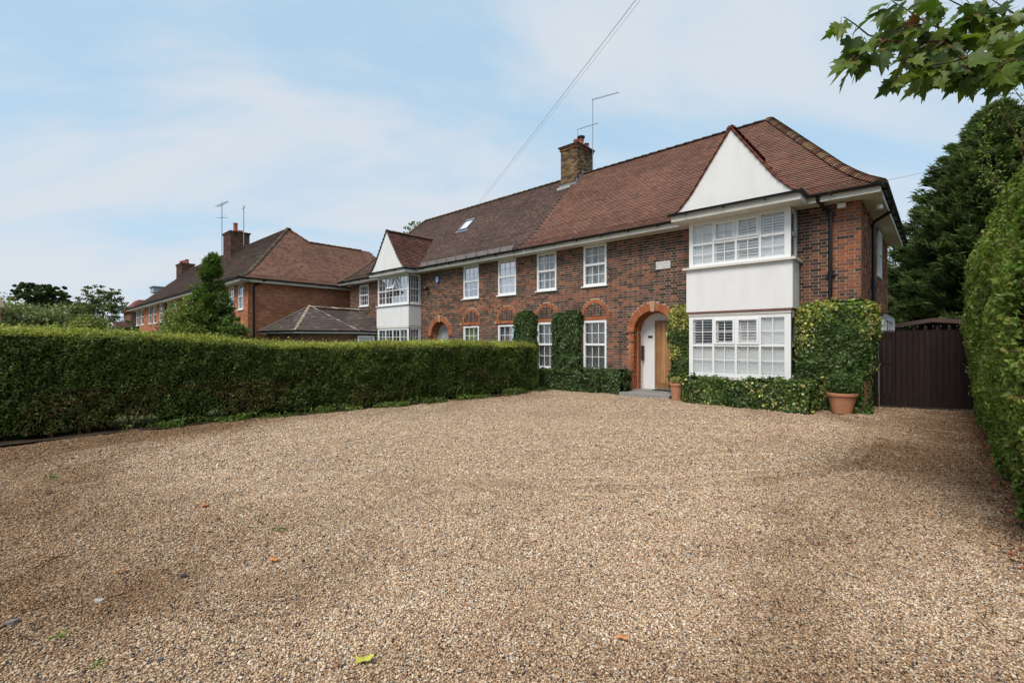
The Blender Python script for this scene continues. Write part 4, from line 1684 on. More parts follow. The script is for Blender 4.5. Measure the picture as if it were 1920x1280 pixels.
# ================= left house
HL = thing('semi_detached_house', 'neighbouring brick semi-detached house with white gable, skylight and grey arched door', 'house', (-17, YF, 0))
GL = (-18.48, 11.6, 1.46)
wins_L = [(-14.42, -13.5, 3.31, 4.63), (-12.43, -11.5, 3.31, 4.63), (-14.42, -13.5, 0.63, 2.19), (-12.43, -11.5, 0.63, 2.19), (-22.8, -21.87, 3.44, 4.55)]
QXC = -15.98
holesL = list(wins_L) + [(QXC - PR, QXC + PR, 0, PZ)] + arch_holes(QXC, PR, PZ) + [(-19.88, -17.38, 0, 4.64)]
archL = [-13.96, -11.97]


circL = [(QXC, PZ, PR + 0.212)] + [(xa, 2.35, 0.543) for xa in archL]


def insideL(u, z, p, q):
    for xa in archL:
        if 2.22 < z < 2.345 and xa - 0.585 < u < xa + 0.585:
            return False
    return True


def colL(u, z, header):
    if 2.75 < z < 2.97 and rnd.random() < 0.7:
        return rnd.choice(RED + ORANGE[:1])
    if abs(u + 20.1) < 0.2 and rnd.random() < 0.8:
        return rnd.choice(ORANGE)
    w = 0.46 + (0.12 if header else 0)
    if rnd.random() < w:
        return rnd.choice(DARK)
    return rnd.choice([(0.25, 0.10, 0.055), (0.20, 0.088, 0.052), (0.29, 0.13, 0.07), (0.16, 0.08, 0.055)])


brick_wall(HL, (0, YF, 0), (1, 0, 0), (0, -1, 0), -23.77, PARTY, 0.0, 4.68, holesL, colL, insideL, 'front_wall', circles=circL)
b_ = MB()
b_.box(-23.77, -23.67, YF + 0.11, 19.4, 0, 4.68)
b_.build('side_wall', M['mortar'], HL)
F = Face((0, YF, 0), (1, 0, 0), (0, -1, 0))
for (u0, u1, z0, z1), inn in zip(wins_L, ['dark_pinktop', 'pink', 'green', 'grey', 'dark']):
    sash_window(HL, F, u0, u1, z0, z1, inn, cols=3 if inn != 'dark' else 4)
for xa in archL:
    tympanum(HL, xa, 0.485)
porch(HL, QXC, PR, PZ, False)
n = 20
pd = [(QXC - 0.42, YF + 0.40, 0.14), (QXC + 0.42, YF + 0.40, 0.14)] + [(QXC + 0.42 * math.cos(math.pi * i / n), YF + 0.40, 1.84 + 0.42 * math.sin(math.pi * i / n)) for i in range(n + 1)]
d_ = MB()
d_.prism(pd[::-1], (0, 0.06, 0))
sub('front_door', d_, 'curtain_grey', HL, label='pale grey arched front door')
colTL = tile_cols((0.155, 0.103, 0.084), 0.14, (0.22, 0.13, 0.10), 0.08)
VL = [(0.10, 0.075, 0.055), (0.16, 0.10, 0.06), (0.19, 0.13, 0.08)]
zgL = gable(HL, GL[0], GL[1], GL[2], tile_cols((0.15, 0.068, 0.050), 0.28, (0.085, 0.05, 0.045), 0.2), VL)
ELX, ALX = -24.2, -21.4
kl = (ALX - ELX) / 3.8
keepL = lambda x, y, z: x > ELX + (y - 12.2) * kl + 0.05 and not (abs(x - GL[0]) < GL[2] - .02 and zgL(x) > z + 0.06 and y < 14.5)
sheet = profile_sheet(PROF, lambda d: (ELX + d * kl, 12.2 + d), lambda d: (PARTY, 12.2 + d))
roof_slope(HL, (ELX, 12.2), (1, 0), (0, 1), PARTY - ELX, PROF, keepL, colTL, sheet_poly=sheet)
bk = MB()
for q in profile_sheet(PROF, lambda d: (ELX + d * kl, 19.8 - d), lambda d: (PARTY, 19.8 - d)):
    bk.add(q, [(0, 1, 2, 3)])
for q in profile_sheet([(d * kl, z) for d, z in PROF], lambda d: (ELX + d, 12.2 + d / kl), lambda d: (ELX + d, 19.8 - d / kl)):
    bk.add(q, [(0, 1, 2, 3)])
bk.build('rear_roof', M['underlay'], HL)
cap_tiles(HL, [(ELX + d * kl, 12.2 + d, z + 0.03) for d, z in PROF], 'hip_tile', VL, 0.105, 0.11, 0.03)
cap_tiles(HL, [(ALX, 16, 8.43), (-11.66, 16, 8.43)], 'ridge_tile', VL + [(0.2, 0.1, 0.05)], 0.32, 0.11, seg=6)
s = soffits(HL, ELX, PARTY - 0.002, 12.2, GL)
sub('soffit', s, 'soffit', HL)
g = MB()
half_gutter(g, (ELX, 12.14, 4.80), (GL[0] - GL[2] - 0.03, 12.14, 4.80))
half_gutter(g, (GL[0] - GL[2] - 0.06, GL[1] - 0.09, 4.785), (GL[0] + GL[2] + 0.06, GL[1] - 0.09, 4.785), 0.055)
half_gutter(g, (GL[0] + GL[2], 12.14, 4.80), (PARTY + 0.28, 12.14, 4.80))
g.tube([(GL[0] + GL[2] + .02, GL[1] - .09, 4.76), (GL[0] + GL[2] + .02, 12.12, 4.77)], 0.05, 8)
g.tube([(-20.15, 12.16, 4.74), (-20.15, 12.2, 4.62), (-20.05, 12.55, 4.3), (-20.05, 12.56, 0.2)], 0.04, 8)
sub('gutter', g, 'black', HL)
gd = MB()
x = -16.9
while x < -11.8:
    w = 0.62
    gd.obox((x, 12.24, 4.84), (w - 0.012, 0, 0), (0, 0.13, 0.20), (0, -0.012, 0.008))
    gd.obox((x, 12.20, 4.82), (0.02, 0, 0), (0, 0.02, 0.22), (0, -0.015, 0.01))
    x += w
sub('snow_guard', gd, 'guard', HL)
# skylight lying in the roof
dA, dB = 2.15, 2.72
zA, zB = prof_z(PROF, dA), prof_z(PROF, dB)
T = Vector((0, dB - dA, zB - zA))
Nn = Vector((0, -(zB - zA), dB - dA)).normalized()
sk = MB()
o0 = Vector((-16.72, 12.2 + dA, zA)) + Nn * 0.02
X_ = Vector((0.62, 0, 0))
sk.obox(o0, (0.05, 0, 0), T, Nn * 0.07)
sk.obox(o0 + X_ - Vector((.05, 0, 0)), (0.05, 0, 0), T, Nn * 0.07)
sk.obox(o0 + T * 0.88 + Vector((.05, 0, 0)), X_ - Vector((.1, 0, 0)), T * 0.14, Nn * 0.085)
sk.obox(o0 + Vector((.05, 0, 0)), X_ - Vector((.1, 0, 0)), T * 0.08, Nn * 0.07)
sky_o = sub('skylight', sk, 'lead', HL)
p = MB()
p.obox(o0 + T * 0.08 + Vector((.05, 0, 0)) + Nn * 0.02, X_ - Vector((.1, 0, 0)), T * 0.8, Nn * 0.02)
_m = Mat('pale skylight blind', 0.15, 0.8)
_m.color((0.72, 0.75, 0.78))
M['skyglass'] = _m.m
sub('pane', p, 'skyglass', sky_o)
p = MB()
p.obox(o0 - T * 0.16 - Vector((.12, 0, 0)), X_ + Vector((.24, 0, 0)), T * 0.16, Nn * 0.02)
sub('flashing', p, 'lead', sky_o)
# left bay
CX0, CX1 = -19.90, -17.34
CW = CX1 - CX0
Fc = Face((CX0, BY, 0), (1, 0, 0), (0, -1, 0))
Gc = Face((CX1, BY, 0), (0, 1, 0), (1, 0, 0))
bay_lights(HL, Fc, CW, 3.26, 4.60, 'curtain', 'upper bay window with grey curtains and one tilted casement', sideface=Gc, side_w=0.65)
bay_lights(HL, Fc, CW, 0.67, 2.19, 'curtain', 'ground floor bay window behind the hedge', sideface=Gc, side_w=0.65)
# tilted casement
ca = MB()
o0 = Vector((CX0 + 1.10, BY - 0.03, 4.50))
dn = Vector((0, -0.20, -0.50))
ca.obox(o0, (0.05, 0, 0), dn, (0, 0.03, 0.0))
ca.obox(o0 + Vector((0.50, 0, 0)), (0.05, 0, 0), dn, (0, 0.03, 0.0))
ca.obox(o0 + Vector((0.05, 0, 0)), (0.45, 0, 0), dn * 0.1, (0, 0.03, 0.0))
ca.obox(o0 + Vector((0.05, 0, 0)) + dn * 0.9, (0.45, 0, 0), dn * 0.1, (0, 0.03, 0.0))
ca.obox(o0 + Vector((0.265, 0, 0)) + dn * 0.1, (0.02, 0, 0), dn * 0.8, (0, 0.02, 0.0))
tc = sub('tilted_casement', ca, 'upvc', HL)
p = MB()
p.obox(o0 + Vector((0.05, 0.01, 0)) + dn * 0.1, (0.45, 0, 0), dn * 0.8, (0, 0.004, 0.0))
sub('pane', p, 'glass', tc)
p = MB()
p.box(CX0 - 0.05, CX1 + 0.03, BY - 0.03, YF, 2.28, 3.20)
sub('bay_panel', p, 'render', HL)
p = MB()
p.box(CX0 - 0.09, CX1 + 0.06, BY - 0.07, YF, 3.215, 3.255)
sub('bay_sill', p, 'upvc', HL)
p = MB()
p.box(CX0 - 0.08, CX1 + 0.05, BY - 0.06, YF, 3.202, 3.213)
k = CX0 - 0.06
while k < CX1:
    p.add([(k, BY - 0.05, 3.2), (k + 0.13, BY - 0.05, 3.2), (k + 0.065, BY - 0.05, 3.13)], [(0, 1, 2)])
    k += 0.14
k = BY - 0.03
while k < YF - .1:
    p.add([(CX1 + 0.045, k, 3.2), (CX1 + 0.045, k + 0.13, 3.2), (CX1 + 0.045, k + 0.065, 3.13)], [(0, 1, 2)])
    k += 0.14
sub('bay_fringe', p, 'lead', HL)
p = MB()
p.box(CX0 - 0.02, CX1 + 0.02, BY - 0.03, YF, 2.192, 2.278)
sub('bay_head', p, 'soffit', HL)
p = MB()
p.box(CX0, CX1, BY, YF, 0, 0.668)
sub('bay_plinth', p, 'mortar', HL)
# alarm box and lamp
a_ = MB()
bx = Vector((-16.08, YF - 0.07, 4.25))
prof2 = [(-0.11, 0.14), (0.11, 0.14), (0.12, -0.02), (0.07, -0.13), (0.0, -0.17), (-0.07, -0.13), (-0.12, -0.02)]
a_.prism([(bx.x + x, bx.y, bx.z + z) for x, z in prof2][::-1], (0, 0.07, 0))
al = a_.build('alarm_box', M['badge_blue'])
tag(al, 'blue and white shield shaped alarm box high on the brick wall', 'alarm')
a_ = MB()
a_.prism([(bx.x + x * 0.72, bx.y - 0.004, bx.z + 0.01 + z * 0.72) for x, z in prof2][::-1], (0, 0.0035, 0))
ap = a_.build('face_plate', M['upvc'], al)
a_ = MB()
a_.box(bx.x - 0.035, bx.x - 0.012, bx.y - 0.008, bx.y - 0.005, bx.z - 0.05, bx.z + 0.07)
a_.box(bx.x + 0.012, bx.x + 0.035, bx.y - 0.008, bx.y - 0.005, bx.z - 0.05, bx.z + 0.07)
a_.box(bx.x - 0.011, bx.x + 0.011, bx.y - 0.008, bx.y - 0.005, bx.z + 0.0, bx.z + 0.02)
a_.build('emblem', M['badge_blue'], al)
a_ = MB()
a_.tube([(-16.78, YF, 3.95), (-16.78, YF - 0.12, 3.95)], 0.03, 8)
a_.lathe([(0.0, 3.82), (0.09, 3.84), (0.12, 3.9), (0.09, 3.99), (0, 4.03)], -16.78, YF - 0.18, 12)
tag(a_.build('wall_lamp', M['iron']), 'round dark lamp on the brick wall beside the alarm box', 'lamp')

# ================= antennas
a_ = MB()
a_.tube([(-10.55, 16.3, 8.6), (-10.55, 16.3, 11.55)], 0.016, 6)
a_.tube([(-10.80, 16.3, 8.72), (-10.55, 16.3, 8.72)], 0.012, 6)
a_.tube([(-10.80, 16.3, 9.02), (-10.55, 16.3, 9.02)], 0.012, 6)
an = a_.build('aerial', M['metal'])
tag(an, 'tall thin television aerial on the right of the nearest chimney', 'aerial')
b_ = MB()
b_.tube([(-10.6, 16.3, 11.53), (-9.32, 16.3, 11.38)], 0.012, 6)
for i in range(9):
    x = -10.45 + i * 0.13
    b_.tube([(x, 16.2, 11.515 - i * 0.0153), (x, 16.4, 11.515 - i * 0.0153)], 0.005, 4)
b_.build('boom', M['metal'], an)
a_ = MB()
a_.tube([(-11.15, 16.1, 9.62), (-11.15, 16.1, 10.42)], 0.013, 6)
an = a_.build('aerial', M['metal'])
tag(an, 'short aerial standing among the pots of the nearest chimney', 'aerial')
b_ = MB()
b_.tube([(-11.2, 16.1, 10.42), (-10.15, 16.1, 10.36)], 0.011, 6)
for i in range(6):
    x = -11.0 + i * 0.14
    b_.tube([(x, 16.0, 10.40), (x, 16.2, 10.40)], 0.005, 4)
b_.build('boom', M['metal'], an)

# ================= far house beyond the neighbour
HF = thing('terraced_house', 'long orange brick house with hipped roof and tall white windows beyond the hedge', 'house', (-30, 8, 0))
FY, FX = 7.95, -25.1
FE, FEX = 7.45, -24.7
FOR = [(0.56, 0.21, 0.10), (0.52, 0.185, 0.09), (0.60, 0.235, 0.115), (0.48, 0.17, 0.085), (0.42, 0.155, 0.08)]
fw_px = [(447, 456), (415, 424), (429, 436), (324.5, 330.7), (313.8, 319.7), (299.4, 304.2), (287.5, 293), (279, 284), (264.5, 269.5), (255.5, 259.8)]
fwins = []
for i, (a, b) in enumerate(fw_px):
    u0, u1 = onY(a, FY), onY(b, FY)
    if i == 1 or i == 2:
        continue
    fwins.append((u0, u1, 3.1 if i else 3.2, 4.5))
fwins.append((-28.0, -27.2, 3.4, 4.45))
brick_wall(HF, (0, FY, 0), (1, 0, 0), (0, -1, 0), -53.5, FX, 1.2, 4.6, fwins, lambda u, z, h: rnd.choice(FOR), None, 'front_wall')
brick_wall(HF, (FX, FY, 0), (0, 1, 0), (1, 0, 0), 0.012, 10.5, 1.0, 4.6, [], lambda u, z, h: rnd.choice(FOR), None, 'side_wall')
F = Face((0, FY, 0), (1, 0, 0), (0, -1, 0))
for i, (u0, u1, z0, z1) in enumerate(fwins):
    sash_window(HF, F, u0, u1, z0, z1, 'dark' if i in (0, len(fwins) - 1) else 'white', cols=2, rows=2, bars=(i in (0, len(fwins) - 1)))
FPR = [(0, 4.66), (0.5, 4.95), (1.0, 5.42), (3.75, 8.27)]
fk = (28.6 - 24.7) / 3.75
FPS = [(d * fk, z) for d, z in FPR]
FL = -56.0
colF1 = tile_cols((0.105, 0.068, 0.054), 0.25, (0.15, 0.10, 0.07), 0.12)
colF2 = tile_cols((0.25, 0.130, 0.092), 0.18, (0.17, 0.095, 0.075), 0.2)
sheet = profile_sheet(FPR, lambda d: (FL + d * 1.5, FE + d), lambda d: (FEX - d * fk, FE + d))
roof_slope(HF, (FL, FE), (1, 0), (0, 1), FEX - FL, FPR, lambda x, y, z: FL + (y - FE) * 1.5 < x < FEX - (y - FE) * fk, colF1, sheet_poly=sheet, exposure=0.13, width=0.22)


def keepF(x, y, z):
    d = (FEX - x) / fk
    if y < FE + d:
        return False
    if z > 7.52 and y > 11.3 + (8.27 - z) * 1.15:
        return False
    return y < 19.3 - d * 1.05


sheet = []
for (a, za), (b, zb) in zip(FPS[:-1], FPS[1:]):
    sheet.append([(FEX - a, FE + a / fk, za), (FEX - a, 19.3 - a, za), (FEX - b, 15.6 if zb > 8 else 19.3 - b, min(zb, 7.5) if False else zb), (FEX - b, FE + b / fk, zb)])
# split the top strip at the lower wing ridge
top = sheet.pop()
zr = 7.52
f_ = (zr - FPS[-2][1]) / (FPS[-1][1] - FPS[-2][1])
xm = FEX - (FPS[-2][0] + (FPS[-1][0] - FPS[-2][0]) * f_)
ym = FE + (FEX - xm) / fk
sheet.append([top[0], top[1], (xm, 15.6, zr), (xm, ym, zr)])
sheet.append([(xm, ym, zr), (xm, 12.15, zr), (top[3][0], 11.3, 8.27), top[3]])
roof_slope(HF, (FEX, FE), (0, 1), (-1, 0), 11.9, FPS, keepF, colF2, sheet_poly=sheet, sheet_name='side_roof')
bk = MB()
bk.add([(FEX - 3.9, 11.3, 8.24), (FL + 6, 11.3, 8.24), (FL, 15.2, 4.6), (-32, 15.2, 4.6)], [(0, 1, 2, 3)])
bk.add([(xm, 12.0, zr - .03), (xm, 15.6, zr - .03), (-31, 19, 4.6), (-31, 12, 4.6)], [(0, 1, 2, 3)])
bk.build('rear_roof', M['underlay'], HF)
RC = [(0.12, 0.08, 0.06), (0.19, 0.11, 0.06), (0.15, 0.09, 0.05)]
cap_tiles(HF, [(FEX - d * fk, FE + d, z + 0.03) for d, z in FPR], 'hip_tile', [(0.17, 0.13, 0.09), (0.12, 0.09, 0.07)], 0.2, 0.10, 0.03)
cap_tiles(HF, [(FL + 5.6, 11.25, 8.30), (-28.6, 11.25, 8.30)], 'ridge_tile', RC, 0.4, 0.11)
cap_tiles(HF, [(xm, 15.55, zr + .03), (xm, 12.15, zr + .03), (-28.6, 11.25, 8.32)], 'ridge_tile', RC + [(0.28, 0.14, 0.03)], 0.35, 0.11)
s = MB()
s.box(FL, FEX, FE + 0.03, FY, 4.50, 4.53)
s.box(FL, FEX, FE, FE + 0.028, 4.49, 4.64)
s.box(FX, FEX - .03, FY + .002, 18.5, 4.50, 4.53)
s.box(FEX - 0.028, FEX, FE + .03, 18.5, 4.49, 4.64)
sub('soffit', s, 'soffit', HF)
g = MB()
half_gutter(g, (FL, FE - 0.06, 4.68), (FEX + 0.1, FE - 0.06, 4.68), 0.07)
half_gutter(g, (FEX + 0.065, FE - 0.1, 4.68), (FEX + 0.065, 18.5, 4.68), 0.07)
g.tube([(FEX + 0.05, 8.6, 4.62), (FX + 0.08, 8.25, 4.40), (FX + 0.07, 8.2, 4.3), (FX + 0.07, 8.2, 0.5)], 0.05, 8)
g.tube([(-42.6, FY - 0.08, 4.5), (-42.6, FY - 0.08, 1.0)], 0.06, 8)
sub('gutter', g, 'black', HF)
CB = [(0.14, 0.07, 0.05), (0.10, 0.06, 0.045), (0.18, 0.08, 0.05), (0.08, 0.05, 0.04)]
brick_chimney(HF, -38.3, -36.6, 10.5, 11.7, 7.3, 9.35, CB, [(-37.9, 10.8, 0.16, 0.12, False), (-37.3, 11.0, 0.14, 0.72, False), (-36.9, 11.2, 0.16, 0.14, False)])
xc2 = onY(348, 11.2)
brick_chimney(HF, xc2 - 1.1, xc2 + 0.9, 10.7, 11.7, 7.6, 8.85, CB, [(xc2 - 0.6, 11, 0.15, 0.35, False), (xc2, 11.1, 0.15, 0.35, False), (xc2 + 0.5, 11.2, 0.15, 0.4, False)])
# box dormer at the far end of the roof
d_ = MB()
xd = onY(285, 10.3)
d_.box(xd - 0.9, xd + 0.8, 10.3, 11.4, 6.9, 7.45)
dorm = sub('dormer', d_, 'curtain_grey', HF)
d_ = MB()
d_.box(xd - 1.05, xd + 0.95, 10.2, 11.5, 7.452, 7.54)
sub('dormer_roof', d_, 'lead', dorm)
d_ = MB()
p_ = at(297, 560, 44)
d_.lathe([(0.25, p_.z - 1.2), (0.22, p_.z), (0.3, p_.z + 0.05), (0.3, p_.z + 0.3)], p_.x, p_.y, 12)
sub('vent_pot', d_, 'terracotta', HF)
for (px, h0, h1, lab, wide) in ((416, 9.0, 12.25, 'tall forked aerial on the left of the far chimney', True), (457, 9.0, 11.85, 'plain mast aerial on the right of the far chimney', False)):
    x = onY(px, 10.9)
    zt = at(px, 383 if wide else 386, (x * FW[0] + 10.9 * FW[1])).z
    a_ = MB()
    a_.tube([(x, 10.9, 8.2), (x, 10.9, zt)], 0.028, 6)
    an = tag(a_.build('aerial', M['metal']), lab, 'aerial')
    b_ = MB()
    if wide:
        b_.tube([(x - 0.4, 10.7, zt - 0.15), (x + 0.7, 11.1, zt + 0.12)], 0.022, 5)
        for i in range(5):
            q = Vector((x - 0.3 + i * 0.2, 10.74 + i * 0.07, zt - 0.12 + i * 0.05))
            b_.tube([q - Vector((0, 0.25, 0.05)), q + Vector((0, 0.25, 0.05))], 0.012, 4)
        b_.tube([(x - 0.5, 10.9, zt - 1.0), (x + 0.8, 10.9, zt - 1.0)], 0.014, 4)
        b_.tube([(x, 10.5, zt - 1.1), (x, 11.3, zt - 0.95)], 0.014, 4)
    else:
        b_.tube([(x - 0.3, 10.9, zt - 0.15), (x + 0.3, 10.9, zt - 0.1)], 0.018, 5)
        b_.tube([(x - 0.25, 10.9, zt + 0.1), (x, 10.9, zt - 0.12)], 0.012, 5)
    b_.build('boom', M['metal'], an)

# ================= single storey extension with grey tiled roof
EXT = thing('extension', 'low brick garage with grey tiled hipped roof tucked behind the hedge', 'garage', (-23, 11, 0))
A_, B_, C_, D_ = Vector((-24.95, 8.42, 2.1)), Vector((-22.5, 9.15, 2.1)), Vector((-20.95, 11.63, 2.1)), Vector((-20.3, 12.62, 2.06))
R1, R2 = Vector((-23.45, 10.25, 3.32)), Vector((-22.2, 12.6, 3.2))
TG = tile_cols((0.105, 0.082, 0.072), 0.2, (0.15, 0.12, 0.105), 0.12)


def tri_roof(parent, poly, e0, e1, name='roof'):
    """tiles laid in courses on a flat polygon whose eave is e0-e1"""
    E = (e1 - e0).normalized()
    Nn = (poly[1] - poly[0]).cross(poly[2] - poly[0]).normalized()
    if Nn.z < 0:
        Nn = -Nn
    T = Nn.cross(E)
    if T.z < 0:
        T = -T
    P2 = [((p - e0).dot(E), (p - e0).dot(T)) for p in poly]

    def ins(u, v):
        c = False
        for i in range(len(P2)):
            (x0, y0), (x1, y1) = P2[i], P2[i - 1]
            if (y0 > v) != (y1 > v) and u < (x1 - x0) * (v - y0) / (y1 - y0) + x0:
                c = not c
        return c
    sh = MB().add([p - Nn * 0.03 for p in poly], [tuple(range(len(poly)))]).build(name, M['underlay'], parent)
    mb = MB()
    v = 0.0
    row = 0
    umin, umax = min(p[0] for p in P2), max(p[0] for p in P2)
    while v < max(p[1] for p in P2):
        u = umin - 0.12 * (row % 2)
        while u < umax:
            if ins(u + 0.12, v + 0.05):
                O = e0 + E * u + T * v
                l_ = rnd.uniform(0.02, 0.028)
                mb.add([O + Nn * l_, O + E * 0.235 + Nn * l_, O + E * 0.235 + T * 0.17 + Nn * 0.004, O + T * 0.17 + Nn * 0.004, O - Nn * .002, O + E * .235 - Nn * .002],
                       [(0, 1, 2, 3), (4, 5, 1, 0), (5, 2, 1), (4, 0, 3)], TG(0, 0, 0))
            u += 0.24
        v += 0.14
        row += 1
    mb.build('roof_tiling', M['tile'], sh, kind='stuff')


tri_roof(EXT, [A_, B_, R1], A_, B_)
tri_roof(EXT, [B_, C_, R2, R1] if False else [B_, C_, R1], B_, C_)
tri_roof(EXT, [C_, D_, R2, R1], C_, D_)
MC = [(0.42, 0.36, 0.26), (0.36, 0.30, 0.22)]
cap_tiles(EXT, [B_, R1 + Vector((0, 0, .03))], 'hip_tile', MC, 0.2, 0.09, 0.03)
cap_tiles(EXT, [C_, R1 + Vector((0.1, 0.1, .0))], 'hip_tile', [(0.2, 0.17, 0.15), (0.4, 0.36, 0.3)], 0.2, 0.06, 0.02)
cap_tiles(EXT, [R1 + Vector((0, 0, .03)), R2 + Vector((0, 0, .03))], 'ridge_tile', MC + [(0.2, 0.17, 0.15)], 0.35, 0.10)
cap_tiles(EXT, [A_, R1 + Vector((0, 0, .03))], 'hip_tile', [(0.2, 0.18, 0.17)], 0.2, 0.07, 0.02)
w_ = MB()
ins_ = 0.18
cen = Vector((-23.2, 11.3, 0))
pts = []
for p in (A_, B_, C_, D_):
    q = Vector((p.x, p.y, 0))
    pts.append(q + (cen - q).normalized() * 0.3)
for a, b in zip(pts[:-1], pts[1:]):
    w_.add([a, b, b + Vector((0, 0, 2.0)), a + Vector((0, 0, 2.0))], [(0, 1, 2, 3)], (0.2, 0.1, 0.06))
sub('wall', w_, 'brick', EXT)
w_ = MB()
for a, b in zip((A_, B_, C_), (B_, C_, D_)):
    d = (b - a)
    nrm = Vector((d.y, -d.x, 0)).normalized()
    w_.obox(a - Vector((0, 0, 0.13)) - nrm * 0.05, d, nrm * 0.03, (0, 0, 0.10))
sub('fascia', w_, 'upvc', EXT)
w_ = MB()
for a, b in zip((A_, B_, C_), (B_, C_, D_)):
    d = (b - a)
    nrm = Vector((d.y, -d.x, 0)).normalized()
    half_gutter(w_, a + nrm * 0.04 - Vector((0, 0, .01)), b + nrm * 0.04 - Vector((0, 0, .01)), 0.05)
sub('gutter', w_, 'black', EXT)
w_ = MB()
a, b = pts[2], pts[3]
d = (b - a).normalized()
nrm = Vector((d.y, -d.x, 0))
w_.obox(a + d * 0.1 + nrm * 0.02 + Vector((0, 0, 1.0)), d * 0.8, nrm * 0.04, (0, 0, 0.86))
wi = sub('window', w_, 'upvc', EXT)
w_ = MB()
w_.obox(a + d * 0.17 + nrm * 0.061 + Vector((0, 0, 1.1)), d * 0.66, nrm * 0.006, (0, 0, 0.68))
sub('pane', w_, 'curtain_grey', wi)

# ------------------------------------------------------------------ hedges
GREEN_D = (0.068, 0.105, 0.024)
GREEN_M = (0.060, 0.105, 0.022)
LIME = (0.25, 0.29, 0.075)


def lh_top(y):
    return np.interp(y, [-2, 0, 1.6, 2.8, 4.2, 5.5, 8, 9.5, 11.4], [1.70, 1.69, 1.65, 1.57, 1.455, 1.46, 1.49, 1.465, 1.45])


